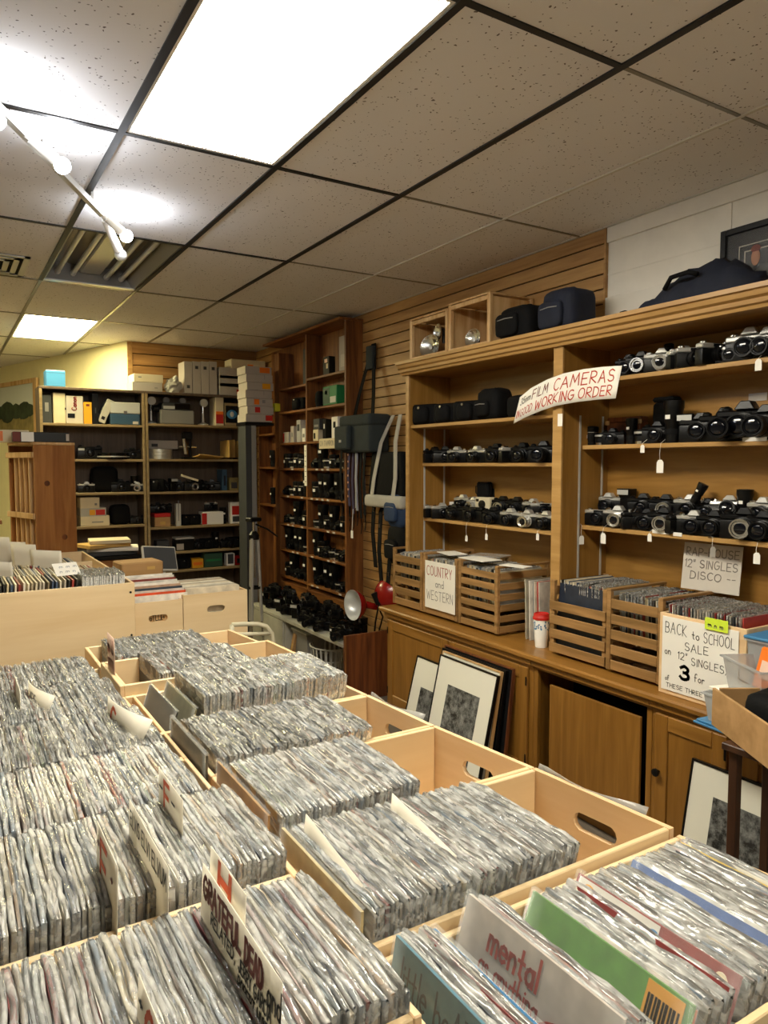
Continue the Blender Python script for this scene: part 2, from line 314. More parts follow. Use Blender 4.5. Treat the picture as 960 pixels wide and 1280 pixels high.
# ------------------------------------------------------------------ hand lettering (marker strokes)
def arc(cx, cy, rx, ry, a0, a1, n=8): return [(cx+rx*math.cos(R(a0+(a1-a0)*i/n)), cy+ry*math.sin(R(a0+(a1-a0)*i/n))) for i in range(n+1)]
G = {
'A': [[(0,0),(.38,1),(.75,0)],[(.15,.38),(.6,.38)]], 'B': [[(0,0),(0,1)], [(0,1)]+arc(.3,.76,.3,.24,90,-90)+[(0,.52)], arc(.3,.26,.36,.26,90,-90)+[(0,0)]],
'C': [arc(.4,.5,.4,.5,50,310,10)], 'D': [[(0,0),(0,1)], [(0,1)]+arc(.2,.5,.5,.5,90,-90,10)+[(0,0)]], 'E': [[(.6,1),(0,1),(0,0),(.62,0)],[(0,.52),(.5,.52)]],
'F': [[(.6,1),(0,1),(0,0)],[(0,.52),(.5,.52)]], 'G': [arc(.4,.5,.4,.5,50,330,10)+[(.78,.45),(.45,.45)]], 'H': [[(0,0),(0,1)],[(.65,0),(.65,1)],[(0,.5),(.65,.5)]],
'I': [[(.1,0),(.1,1)]], 'J': [[(.5,1),(.5,.25)]+arc(.27,.25,.23,.25,0,-180)], 'K': [[(0,0),(0,1)],[(.6,1),(0,.45),(.65,0)]], 'L': [[(0,1),(0,0),(.55,0)]],
'M': [[(0,0),(.1,1),(.42,.3),(.75,1),(.88,0)]], 'N': [[(0,0),(0,1),(.6,0),(.6,1)]], 'O': [arc(.4,.5,.4,.5,90,450,14)], 'P': [[(0,0),(0,1)],[(0,1)]+arc(.28,.74,.32,.26,90,-90)+[(0,.48)]],
'Q': [arc(.4,.5,.4,.5,90,450,14),[(.5,.25),(.8,-.08)]], 'R': [[(0,0),(0,1)],[(0,1)]+arc(.28,.74,.32,.26,90,-90)+[(0,.48),(.62,0)]],
'S': [arc(.33,.75,.3,.25,30,270,8)+arc(.33,.25,.33,.25,90,-150,8)], 'T': [[(0,1),(.7,1)],[(.35,1),(.35,0)]], 'U': [[(0,1),(0,.3)]+arc(.32,.3,.32,.3,180,360)+[(.64,1)]],
'V': [[(0,1),(.35,0),(.7,1)]], 'W': [[(0,1),(.2,0),(.45,.75),(.7,0),(.92,1)]], 'Y': [[(0,1),(.33,.5),(.66,1)],[(.33,.5),(.33,0)]],
'a': [arc(.25,.25,.25,.25,30,390,10),[(.5,.5),(.5,0)]], 'b': [[(0,1),(0,0)],arc(.25,.25,.25,.25,150,510,10)], 'k': [[(0,1),(0,0)],[(.4,.5),(0,.22),(.42,0)]], 'd': [arc(.25,.25,.25,.25,30,390,10),[(.5,1),(.5,0)]], 'e': [[(0,.28),(.5,.28)]+arc(.25,.26,.25,.25,0,310,9)],
'f': [arc(.35,.75,.2,.25,40,180)+[(.15,0)],[(0,.5),(.42,.5)]], 'g': [arc(.25,.25,.25,.25,30,390,10),[(.5,.5),(.5,-.2)]+arc(.25,-.2,.25,.2,0,-160)], 'h': [[(0,1),(0,0)],[(0,.3)]+arc(.23,.28,.23,.22,150,0)+[(.46,0)]],
'i': [[(.06,.5),(.06,0)],[(.06,.72),(.07,.74)]], 'l': [[(.06,1),(.06,0)]], 'm': [[(0,.5),(0,0)],[(0,.3)]+arc(.18,.3,.17,.2,150,0)+[(.35,0)],[(.35,.3)]+arc(.53,.3,.17,.2,150,0)+[(.7,0)]],
'n': [[(0,.5),(0,0)],[(0,.3)]+arc(.22,.28,.22,.22,150,0)+[(.44,0)]], 'o': [arc(.25,.25,.25,.25,90,450,10)], 'r': [[(0,.5),(0,0)],[(0,.28)]+arc(.22,.28,.22,.22,150,40)],
's': [arc(.18,.38,.16,.12,30,270,6)+arc(.18,.13,.18,.13,90,-150,6)], 't': [[(.18,.85),(.18,.1),(.35,0)],[(0,.5),(.38,.5)]], 'u': [[(0,.5),(0,.2)]+arc(.22,.2,.22,.2,180,360)+[(.44,.5),(.44,0)]],
'v': [[(0,.5),(.22,0),(.44,.5)]], 'y': [[(0,.5),(.22,0)],[(.44,.5),(.1,-.35)]], 'w': [[(0,.5),(.15,0),(.3,.4),(.45,0),(.6,.5)]],
'1': [[(0,.8),(.18,1),(.18,0)]], '2': [arc(.3,.72,.3,.28,160,-30,8)+[(0,0),(.62,0)]], '3': [arc(.27,.76,.27,.24,150,-90,8)+arc(.27,.26,.32,.26,90,-150,8)], '5': [[(.55,1),(.08,1),(.05,.58)]+arc(.27,.32,.3,.31,120,-150,9)],
'-': [[(0,.45),(.35,.45)]], '"': [[(0,1),(0,.75)],[(.2,1),(.2,.75)]], ',': [[(.1,.08),(.02,-.15)]], '.': [[(.05,0),(.06,.03)]], '!': [[(.1,1),(.08,.3)],[(.08,.0),(.09,.04)]], "'": [[(0,.5),(0,.3)]], '*': [[(0,.5),(.3,.5)],[(.15,.65),(.15,.35)]], '+': [[(0,.5),(.4,.5)],[(.2,.7),(.2,.3)]],
}
def twidth(txt, sp=.28): return sum((max(p[0] for st in G[c] for p in st)+sp) if c != ' ' else .55 for c in txt)-sp
def letters(mb, txt, h, wd, pen, place, jit=.03, seed=3, sp=.28):
    """marker strokes of txt, wd total width, h cap height; place(u, v) -> 3D point"""
    rnd = random.Random(seed); tw = twidth(txt, sp); sx = wd/tw; x = 0
    for ch in txt:
        if ch == ' ': x += .55; continue
        dy = rnd.uniform(-jit, jit)
        for st in G[ch]:
            pts = [((x+px_+rnd.uniform(-jit, jit)*.4)*sx, (py_+dy+rnd.uniform(-jit, jit)*.4)*h) for px_, py_ in st]
            for a, b in zip(pts, pts[1:]):
                dx, dy2 = b[0]-a[0], b[1]-a[1]; l = math.hypot(dx, dy2)
                if l < 1e-6: continue
                ux, uy = dx/l*pen/2, dy2/l*pen/2
                q = [(a[0]-ux+uy, a[1]-uy-ux), (b[0]+ux+uy, b[1]+uy-ux), (b[0]+ux-uy, b[1]+uy+ux), (a[0]-ux-uy, a[1]-uy+ux)]
                mb.add([place(*p) for p in q], [(0,1,2,3)])
        x += max(p[0] for st in G[ch] for p in st)+sp
def flat_place(o, u, v, n, off=.0008):
    o = Vector(o); u = Vector(u).normalized(); v = Vector(v).normalized(); n = Vector(n).normalized()*off
    return lambda a, b: o+u*a+v*b+n
ORD = ['first', 'second', 'third', 'fourth', 'fifth', 'sixth', 'seventh', 'eighth', 'ninth', 'tenth', 'eleventh', 'twelfth', 'thirteenth', 'fourteenth', 'fifteenth', 'sixteenth', 'seventeenth', 'eighteenth', 'nineteenth', 'twentieth', 'last']
# ================================================================== THE ROOM
CZ = 2.85; XW = 2.95; YB = 7.45
st = lambda o: tag(o, kind='structure')
st(bx('floor', 'floor', None, -3.2, 3.1, -3.2, 12.5, -.05, 0))
wr = st(bx('wall_right', 'white_paint', None, XW, XW+.1, -3.1, 12.4, 0, 3.1))
st(bx('wall_left', 'wall_far', None, -3.2, -3.1, -3.1, 12.4, 0, 3.1))
st(bx('wall_front', 'wall_far', None, -3.2, 3.1, -3.2, -3.1, 0, 3.1))
st(bx('wall_end', 'yellow_paint', None, -3.2, 3.1, 12.4, 12.5, 0, 3.1))
wb = st(bx('wall_back', 'slat_x', None, 1.64, XW, YB, YB+.06, 0, 2.85))
yl = MB(); yl.prism([(1.64, YB+.06), (1.60, YB), (.05, 12.2), (.10, 12.3)], 0, 2.85)
st(yl.build('wall_back_left', 'yellow_paint'))
# slatted boards on the right wall and on the back partition: each board a piece
SY0 = 2.645
nb = 37
for i in range(nb):
    z1 = CZ-.004-i*.076; z0 = z1-.0695
    if i == 0: pl = bx('plank', 'slat', wr, XW-.018, XW+.001, SY0, YB, z0, z1, .002); base = pl
    else:
        pl = base.copy(); COL.objects.link(pl); pl.location.z = -i*.076
bx('groove_backing', 'black_soft', wr, XW-.006, XW+.001, SY0, YB, CZ-.004-nb*.076, CZ)
bx('end_strip', 'slat', wr, XW-.02, XW, SY0-.012, SY0, CZ-nb*.076, CZ-.004)
for i in range(12):
    z1 = CZ-.004-i*.115; z0 = z1-.107
    if i == 0: pb = bx('plank', 'slat_x', wb, 1.645, XW-.02, YB-.014, YB, z0, z1, .002)
    else: q = pb.copy(); COL.objects.link(q); q.location.z = -i*.115
bx('groove_backing', 'black_soft', wb, 1.645, XW-.02, YB-.004, YB-.001, CZ-1.39, CZ-.004)
bx('corner_post', 'slat', wb, 1.60, 1.645, YB-.02, YB+.05, 0, CZ-.004)
# painted boards and joint on the white part of the wall
za = onx(760, 303, XW-.015).z; zb = onx(760, 372, XW-.015).z
st(bx('trim_1', 'white_paint', None, XW-.016, XW, -3.0, SY0-.013, za, CZ-.002, .002))
st(bx('trim_2', 'white_paint', None, XW-.020, XW, -3.0, SY0-.013, zb-.35, zb, .002))
for k in range(3):
    yj = onx(911, 300, XW).y-k*1.22
    bx('batten_joint', 'white_paint', wr, XW-.005, XW, yj-.012, yj+.012, zb, za, .001)
zz = (za+zb)/2-.02
bx('batten_joint', 'white_paint', wr, XW-.003, XW, -3, SY0-.013, zz-.004, zz+.004)
# suspended ceiling
ceil = st(bx('ceiling', 'ceiling_tile', None, -3.2, 3.1, -3.2, 12.5, 3.06, 3.1))
GX = [-3.0+.6*i for i in range(11)]; GY = [1.57+1.24*k for k in range(-4, 9)]
lights = {(6, 4), (6, 8), (6, 6), (6, 2), (2, 8)}          # cells holding fixtures, last two added unseen (column from -3.0, row from GY[0])
tile0 = None
for i in range(10):
    for j in range(12):
        if (i, j) in lights: continue
        x0, x1 = GX[i], min(GX[i+1], XW)
        if i == 9:
            bx('ceiling_tile', 'ceiling_tile', ceil, x0+.004, x1-.002, GY[j]+.004, GY[j+1]-.004, CZ, CZ+.015); continue
        if tile0 is None:
            tile0 = bx('ceiling_tile', 'ceiling_tile', ceil, .004, .596, .004, 1.236, CZ, CZ+.015); t = tile0
        else: t = tile0.copy(); COL.objects.link(t)
        t.location = (x0, GY[j], 0)
for i, x in enumerate(GX[:-1]):
    wdt = .008 if x > 2.3 else .013
    bx('grid_bar', 'grid_white' if x > 2.3 else 'grid_black', ceil, x-wdt, x+wdt, -3.1, 5.28, CZ-.006, CZ+.03)
    bx('grid_bar', 'grid_white' if x > 2.3 else 'grid_metal', ceil, x-wdt*.8, x+wdt*.8, 5.28, 12.3, CZ-.006, CZ+.03)
for y in GY:
    bx('cross_bar', 'grid_black' if y < 5 else 'grid_metal', ceil, -3.1, 1.79, y-.011, y+.011, CZ-.005, CZ+.03)
    bx('cross_bar', 'grid_metal' if y > 1 else 'grid_black', ceil, 1.81, XW, y-.007, y+.007, CZ-.004, CZ+.03)
bx('wall_angle', 'grid_white', ceil, XW-.03, XW-.018, -3, YB, CZ-.004, CZ+.0)
# ceiling fixtures
def troffer(j, mat, label, X0=.6):
    x0, x1, y0, y1 = X0+.013, X0+.587, GY[j]+.012, GY[j+1]-.012
    t = empty('ceiling_light', (X0+.3, (y0+y1)/2, CZ), 0, label, 'ceiling light'); cx, cy = X0+.3, (y0+y1)/2
    f = MB()
    for a in ((x0, x0+.012, y0, y1), (x1-.012, x1, y0, y1), (x0+.012, x1-.012, y0, y0+.012), (x0+.012, x1-.012, y1-.012, y1)):
        f.box(a[0]-cx, a[1]-cx, a[2]-cy, a[3]-cy, -.002, .10)
    f.box(x0-cx, x1-cx, y0-cy, y1-cy, .10, .105); f.build('housing', 'white', t)
    bx('diffuser', mat, t, x0+.012-cx, x1-.012-cx, y0+.012-cy, y1-.012-cy, .004, .010)
    g = MB()
    for k in range(46): xx = x0+.016+k*.0120; g.box(xx-cx-.0012, xx-cx+.0012, y1-.03-cy, y1-.013-cy, -.002, .004)
    for k in range(46): xx = x0+.016+k*.0120; g.box(xx-cx-.0012, xx-cx+.0012, y0+.013-cy, y0+.03-cy, -.002, .004)
    g.build('prismatic_edge', 'grid_black', t)
troffer(4, 'lens_lit', 'large glowing fluorescent panel set in the ceiling above the record bins')
troffer(8, 'lens_lit_far', 'small glowing fluorescent panel at the far end by the yellow wall')
troffer(2, 'lens_fill_rear', 'added unseen ceiling panel brightening the room from behind the camera'); troffer(8, 'lens_lit_far', 'added unseen ceiling panel at far left brightening the yellow wall', -1.8)  # unseen panels, added to brighten the room and the far yellow wall
y0, y1 = GY[6]+.012, GY[7]-.012; cy = (y0+y1)/2
t = empty('open_ceiling_light', (.9, cy, CZ), 0, 'unlit ceiling fixture with its cover off and bare tubes showing', 'ceiling light')
hs = MB(); hx, hy = .287, (y1-y0)/2
hs.box(-hx, hx, -hy, hy, .125, .13)
for s_ in (-1, 1):
    hs.hull8([(s_*hx, -hy, 0), (s_*hx, hy, 0), (s_*(hx-.01), hy, 0), (s_*(hx-.01), -hy, 0)], [(s_*hx, -hy, .125), (s_*hx, hy, .125), (s_*(hx-.08), hy, .125), (s_*(hx-.08), -hy, .125)])
    hs.box(-hx, hx, s_*hy-.012*(s_ > 0), s_*hy+.012*(s_ < 0), 0, .125)
hs.build('housing', 'grid_metal', t)
bx('ballast_cover', 'silver', t, -.07, .07, -hy+.02, hy-.02, .07, .124, .01)
for xx in (-.2, -.105, .105, .2):
    tb = MB().cyl((xx, -hy+.04, .06), (xx, hy-.04, .06), .016, n=12).build('tube', 'enamel', t, smooth=2)
    MB().cyl((xx, hy-.045, .06), (xx, hy-.013, .06), .018, n=10).cyl((xx, -hy+.013, .06), (xx, -hy+.045, .06), .018, n=10).build('lamp_holder', 'white', tb)
bx('end_flange', 'enamel', t, -hx, hx, hy-.05, hy, -.004, .004)
# air vent
y0 = GY[7]; va = onz(28, 332, CZ)
t = empty('air_vent', (.24, 4.99, CZ), 0, 'square metal air vent grille in the ceiling at far left', 'air vent')
bx('panel', 'ceiling_tile', ceil, .004, .596, GY[6]+.004, GY[7]-.004, CZ, CZ+.012) if False else None
f = MB()
for k in range(4):
    s0 = .25-.05*k; zz = .0-.002*k
    for a in ((-s0, s0, -s0, -s0+.03), (-s0, s0, s0-.03, s0), (-s0, -s0+.03, -s0, s0), (s0-.03, s0, -s0, s0)): f.box(*a, zz-.009, zz-.0032)
f.build('louvre', 'enamel', t); bx('throat', 'black_soft', t, -.245, .245, -.245, .245, -.003, -.0005)
tl = MB().box(.004, .596, GY[6]+.004, GY[7]-.004, CZ+.001+.03, CZ+.04); 
# track lighting: rail, lamp heads, bulbs
ra = onz(-60, 75, 2.79); rb = onz(128, 268, 2.79)
t = empty('track_light', (ra+rb)/2, 0, 'white track lighting rail with bare bulbs slung under the ceiling', 'track light')
c0 = (ra+rb)/2; u = (rb-ra).normalized()
MB().tube([ra-c0-u*1.2, rb-c0], .017, 4).build('rail', 'silver', t)
for k in range(3):
    p = ra.lerp(rb, .1+.4*k)-c0; MB().cyl(p, (p.x, p.y, CZ-c0.z), .006, n=6).build('hanger', 'white', t)
for (px_, py_, z, mat) in ((-5, 150, 2.72, 'bulb'), (78, 207, 2.72, 'bulb'), (158, 295, 2.72, 'bulb'), (151, 319, 2.66, 'enamel')):
    b = onz(px_, py_, z)-c0
    on = ra-c0 + u*max(0, min((rb-ra).length, (b-(ra-c0)).dot(u)-.10))
    hd = MB(); d = (b-on).normalized(); hd.cyl(on, on+d*.03, .009, n=8); hd.cyl(on+d*.03, b-d*.03, .016, .021, n=12)
    h_ = hd.build('lamp_head', 'white', t, smooth=2)
    MB().blob(b, (.029, .029, .029), 14, 10).build('light_bulb', mat, h_, smooth=True)
    if mat == 'bulb':
        ld = bpy.data.lights.new('bulb_light', 'POINT'); ld.energy = 2.6; ld.color = (.88, .93, 1); ld.shadow_soft_size = .03
        lo = bpy.data.objects.new('bulb_light', ld); COL.objects.link(lo); lo.location = b+Vector((0, 0, .05))+c0

# ================================================================== THE BIG BOOKCASE AND BASE CABINETS
XF = 2.593
t = empty('camera_bookcase', (2.77, 2.5, .73), 0, 'tall golden oak bookcase with camera shelves along the right wall', 'bookcase')
O = Vector((2.77, 2.5, .73))
def bk(name, mat, x0, x1, y0, y1, z0, z1, bev=.002, par=None):
    return bx(name, mat, par or t, x0-O.x, x1-O.x, y0-O.y, y1-O.y, z0-O.z, z1-O.z, bev)
ZT = onx(507, 466, XF).z; CT = .73; YL = 3.955; YU0, YU1 = 2.575, 2.632
bk('side_panel', 'oak_z', XF, 2.928, YL-.028, YL, CT, ZT)
bk('upright', 'oak_z', XF, 2.928, YU0, YU1, CT, ZT)
bk('back_panel', 'oak', 2.912, 2.928, .6, YL, CT, ZT)
bk('top_board', 'oak', XF-.002, 2.93, .6, YL, ZT-.02, ZT)
bk('upright_face', 'oak_light', XF-.014, XF, YU0-.004, YU1+.002, CT, ZT-.02); bk('side_face', 'oak_light', XF-.014, XF, YL-.03, YL+.002, CT, ZT-.02)
cn = MB(); prof = [(0, 0), (-.03, 0), (-.034, .012), (-.046, .018), (-.048, .034), (-.062, .042), (-.066, .06), (-.078, .064), (-.078, .082), (0, .082)]
vs_ = [(XF+p-O.x, y-O.y, ZT-.022+q-O.z) for y in (.6, YL+.03) for p, q in prof]; n = len(prof)
cn.add(vs_, [list(range(n)), list(range(n, 2*n))[::-1]]+[(i, i+n, (i+1) % n+n, (i+1) % n) for i in range(n)])
cn.build('cornice', 'oak_light', t)
bk('cornice_deck', 'oak', XF, 2.93, .6, YL+.03, ZT, ZT+.058)
DECK = ZT+.060
def shelf_z(x, y, X): return onx(x, y, X).z
SH = {}
for key, X, px_, y0, y1 in (('La', 2.60, (600, 526), YU1, YL-.028), ('Lb', 2.69, (600, 580), YU1, YL-.028), ('Lc', 2.70, (600, 656), YU1, YL-.028),
                      ('Ra', 2.68, (850, 462), .6, YU0), ('Rb', 2.725, (850, 555), .6, YU0), ('Rc', 2.73, (850, 670), .6, YU0)):
    z = shelf_z(*px_, X); SH[key] = (X, z+.006)
    bk('shelf', 'oak_light', X, 2.912, y0, y1, z-.014, z+.006)
for Y in (YL-.0285, YU0-.0015):
    for X in (2.70, 2.86): bk('shelf_standard', 'enamel', X, X+.012, Y-.003, Y, CT+.02, ZT-.35, 0)
# counter
CX = 2.395
ct = empty('worktop', (2.67, 2.4, CT), 0, 'long continuous golden wood worktop running under the camera bookcase', 'worktop')
bx('top_slab', 'cabinet_y', ct, CX-2.67, .275, -2.0, 1.60, -.03, 0, .008)
FX = 2.435
def cab_unit(label, ya, yb, doors, opening=False, knob=None):
    t = empty('base_cabinet', ((FX+2.93)/2, (ya+yb)/2, 0), 0, label, 'cabinet'); ox, oy = (FX+2.93)/2, (ya+yb)/2
    B = lambda n, m, x0, x1, y0, y1, z0, z1, bev=.002, p=None: bx(n, m, p or t, x0-ox, x1-ox, y0-oy, y1-oy, z0, z1, bev)
    z0, z1 = .10, CT-.031
    B('side_panel', 'cabinet', FX+.02, 2.93, ya+.001, ya+.018, 0, z1); B('side_panel', 'cabinet', FX+.02, 2.93, yb-.018, yb-.001, 0, z1)
    B('back_panel', 'cabinet', 2.915, 2.93, ya+.018, yb-.018, 0, z1, 0)
    B('toe_board', 'cabinet_y', FX+.06, FX+.08, ya+.018, yb-.018, 0, z0, 0)
    B('top_rail', 'cabinet_y', FX, FX+.02, ya+.001, yb-.001, z1-(.042 if opening else .06), z1); B('bottom_rail', 'cabinet_y', FX, FX+.02, ya+.001, yb-.001, z0-.02, z0+.03)
    sw = .028 if opening else .045; zr = .042 if opening else .06
    B('stile', 'cabinet', FX, FX+.02, ya+.001, ya+sw, z0+.03, z1-zr); B('stile', 'cabinet', FX, FX+.02, yb-sw, yb-.001, z0+.03, z1-zr)
    B('apron_moulding', 'cabinet_y', FX-.022, FX-.001, ya+.001, yb-.001, z1-.026, z1-.001, .003)
    for (da, db, hinge) in doors:
        d = empty('door', (0, 0, 0)); d.parent = t
        P = lambda n, m, y0, y1, za, zb, x0=FX-.018, x1=FX-.001: B(n, m, x0, x1, y0, y1, za, zb, .003, d)
        zA, zB = z0+.015, z1-.045
        P('door_stile', 'cabinet', da, da+.06, zA, zB); P('door_stile', 'cabinet', db-.06, db, zA, zB)
        P('door_rail', 'cabinet_y', da+.06, db-.06, zB-.06, zB); P('door_rail', 'cabinet_y', da+.06, db-.06, zA, zA+.06)
        B('door_panel', 'cabinet', FX-.010, FX-.004, da+.06, db-.06, zA+.06, zB-.06, 0, d)
        for hz in (zA+.06, zB-.09): P('hinge', 'black', hinge-.005, hinge+.005, hz, hz+.045, FX-.022, FX-.018)
        if knob:
            k = MB(); k.M = Matrix.Translation((FX-.018-ox, knob-oy, .42)) @ Matrix.Rotation(R(-90), 4, 'Y'); k.lathe([(.006, 0), (.006, .012), (.015, .016), (.016, .026), (.006, .03)], 12); k.build('knob', 'black', d, smooth=2)
    if opening:
        B('interior_shade_sheet', 'black_soft', FX+.25, FX+.26, ya+.02, yb-.02, z0, z1-.06, 0)  # black sheet standing in for the shade inside the open cabinet
        B('loose_door_panel', 'cabinet', FX+.002, FX+.016, *opening, z0+.03, onx(745, 877, FX).z, .002)
    return t
yy = [onx(x, 800, FX).y for x in (484, 668, 818, 926)]
cab_unit('base cabinet with hinged doors behind the leaning framed prints, below slatted crates', yy[1], yy[0]-.0, [(yy[1]+.03, (yy[0]+yy[1])/2-.005, yy[1]+.035), ((yy[0]+yy[1])/2+.005, yy[0]-.03, yy[0]-.035)])
cab_unit('base cabinet with a loose board standing in its dark open doorway', yy[2], yy[1], [], opening=(onx(800, 900, FX).y, onx(686, 900, FX).y))
cab_unit('base cabinet with panelled door and round black knob below the sale sign', yy[3], yy[2], [(yy[3]+.03, yy[2]-.025, yy[3]+.035)], knob=yy[2]-.05)
cab_unit('base cabinet with panelled door at right edge behind the cardboard box', .95, yy[3], [(.98, yy[3]-.03, .985)])
# ================================================================== RECORD BINS
def record_bin(label, A, B, C, D, z0, z1, holes=True, group=None, name='record_bin', th=.013, mid=None):
    """A near-left, B near-right, C far-right, D far-left in plan (x, y)"""
    cx = (A[0]+C[0])/2; cy = (A[1]+C[1])/2
    t = empty(name, (cx, cy, z0), 0, label, 'record bin', group)
    P = [Vector((p[0]-cx, p[1]-cy, 0)) for p in (A, B, C, D)]; h = z1-z0
    up = Vector((0, 0, 1))
    def wall(p, q, nm, m, hole=None, inset=0):
        u = (q-p).normalized(); inn = up.cross(u); w_ = (q-p).length
        mb = MB(); mb.M = Matrix(((u.x, inn.x, 0, p.x), (u.y, inn.y, 0, p.y), (0, 0, 1, 0), (0, 0, 0, 1)))
        if hole: mb.hole_panel(w_, h, th, w_/2, h-.075, .038, .021)
        else: mb.box(inset, w_-inset, 0, th, 0, h)
        return mb.build(nm, m, t, 0 if hole else .002)
    wall(P[0], P[1], 'side_panel', 'birch', inset=th+.0005); wall(P[2], P[3], 'side_panel', 'birch', inset=th+.0005)
    wall(P[1], P[2], 'end_panel', 'birch_y', holes); wall(P[3], P[0], 'end_panel', 'birch_y', None)
    fl = MB(); q = [p*.93 for p in P]; fl.prism([(p.x, p.y) for p in q], .002, .012); fl.build('bottom', 'birch', t)
    return t
ZB = .60; ZBL = .625
RX = [(.545, 1.315), (.925, 1.271), (1.298, 1.233), (1.663, 1.19), (2.005, 1.165), (2.40, 1.135), (2.735, 1.115), (3.08, 1.075)]   # (y, right end x) at each joint
RZ = [.885, .90, .90, .90, .90, .935, .915, .905]
names = ['birch record bin with green and blue covers at the front right corner', 'birch record bin with oval handle hole, second from the front right corner',
  'birch record bin, third from the front in the right column, oval handle showing', 'birch record bin, fourth from the front in the right column',
  'birch record bin packed to its right end, fifth in the right column', 'birch record bin, sixth in the right column, half empty', 'birch record bin at the far end of the right column']
for i in range(7):
    (ya, xa), (yb, xb) = RX[i], RX[i+1]
    if i == 0: record_bin(names[i], (.53, ya), (xa, ya), (xb+.008, yb-.003), (.53, yb-.003), ZB, RZ[i], True, None)
    else: record_bin(names[i], (.53 if i < 4 else .47, ya+.004), (xa-.002, ya+.004), (xb, yb), (.53 if i < 4 else .47, yb), ZB, RZ[i], True, None)
LY = [.745, 1.125, 1.485, 1.81, 2.135, 2.46, 2.79]
lnames = ['birch record bin of heavily sleeved records behind the G cards at the bottom', 'birch record bin holding the E, ELVIS and F cards', 'birch record bin behind the E card in the left column',
  'birch record bin behind the curled C card in the left column', 'birch record bin with D card in the left column', 'birch record bin of grey sleeves below the large plywood bin front']
for i in range(6):
    xl = .02 if i == 1 else -.42
    record_bin(lnames[i], (xl, LY[i]+.002), (.515, LY[i]+.002), (.515, LY[i+1]-.002), (xl, LY[i+1]-.002), ZBL, .93 if i in (0, 1) else .90, False, None, th=.010 if i > 1 else .013)
# table under the bins
t = empty('display_table', (.45, 1.8, 0), 0, 'long plywood display table carrying the record bins', 'table')
bx('table_top', 'birch', t, -.95, .9, -1.33, 1.34, ZB-.035, ZB-.002, .003)
for sx in (-.85, .72):
    for sy in (-1.2, 1.2): bx('leg', 'birch_y', t, sx-.03, sx+.03, sy-.03, sy+.03, 0, ZB-.036, .003)

# ---------------------------------------------------------------- records: one cover and a few sleeve shapes
LPW = .312
fm = MB(); fm.sheet([[(-.0026, -.160+.04*i, .02), (-.0026, -.160+.04*i, .317)] for i in range(9)]); fm.add([(-.0026, -.16, .317), (-.0026, .16, .317), (.0022, .16, .319), (.0022, -.16, .319)], [(0, 1, 2, 3)])
FILM_O = fm.build('plastic_sleeve', 'film', smooth=True); FILM_ME = FILM_O.data; bpy.data.objects.remove(FILM_O)
cv = MB().box(-.0016, .0016, -LPW/2, LPW/2, 0, .312)
COVER_ME = cv.build('record', 'cover').data; bpy.data.objects.remove(bpy.data.objects['record'])
def sleeve_geo(mb, seed, t=.0044, h=.0, W=.319):
    rnd = random.Random(seed); n = 9; rows = []
    for k in range(n):
        y = -W/2+W*k/(n-1); e = 1 if k in (0, n-1) else 0
        a = .004+rnd.uniform(-.002, .004)-e*.004; b = .004+rnd.uniform(-.002, .004)-e*.004; sh = rnd.uniform(-.0014, .0014)
        rows.append([(-t/2, y, .312-.055), (-t/2*.9+sh, y, .312+a*.5), (sh*1.6, y, .312+max(a, b)+.001), (t/2*.9+sh, y, .312+b*.5), (t/2, y, .312-.055)])
    base = len(mb.v); mb.sheet(rows)
    for y, r in ((-W/2-.0005, rows[0]), (W/2+.0005, rows[-1])):       # side flaps
        mb.add([r[0], r[1], r[3], r[4], (t/2*.7, y, .312-.09), (-t/2*.7, y, .312-.09)], [(0, 1, 2, 3), (0, 3, 4, 5)])
SLV = []
for k in range(8):
    mb = MB(); sleeve_geo(mb, 50+k); o = mb.build('plastic_sleeve', 'sleeve', smooth=True); SLV.append(o.data); bpy.data.objects.remove(o)
PAL = ['e6e2d6', 'd9d5c8', 'cfcfc9', 'f0ede4', 'b9bec2', 'c9c0aa', '9aa3ad', '7f8b98', 'd8cfc0', 'b8ada0', 'e2d2b0', 'c4a98c', '6c7480', '4b5058', '2a2a2e', 'a8b4bc', 'c7b2ae', '8fa0b2', 'd4d8d6', 'e9e0c4', '8a7468', 'bfc7c4', '3f4a66', '8c3a38', 'b56a50', 'dcc9bd', 'aab79e', '5a4638']
def rcol(rnd, pal=None):
    c = Vector(srgb(rnd.choice(pal or (PAL if rnd.random() < .7 else PAL[:10])))); return c*(.85+.3*rnd.random())
def put_record(x, y, z, lean, rz, color, label, group, sleeve=None, scale=1):
    o = bpy.data.objects.new('record', COVER_ME); COL.objects.link(o)
    o.location = (x, y, z); o.rotation_euler = (0, lean, rz); o.color = (*color, 1); o.scale = (scale, 1, 1)
    tag(o, label, 'record', group)
    s = bpy.data.objects.new('plastic_sleeve', FILM_ME if sleeve == 'film' else SLV[sleeve if sleeve is not None else random.randrange(8)]); COL.objects.link(s); s.parent = o
    return o
REST = MB()
def stuff_record(x, y, z, lean, rz, color, seed, cover_only=False, H_=.312, sc=1.0):
    REST.M = Matrix.Translation((x, y, z)) @ Matrix.Rotation(rz, 4, 'Z') @ Matrix.Rotation(lean, 4, 'Y') @ Matrix.Diagonal((sc, 1, 1, 1))
    REST.col = tuple(color); REST.k = 0; REST.box(-.0016, .0016, -LPW/2, LPW/2, .10, H_)
    if not cover_only: REST.k = 1; sleeve_geo(REST, seed % 8 + 50)
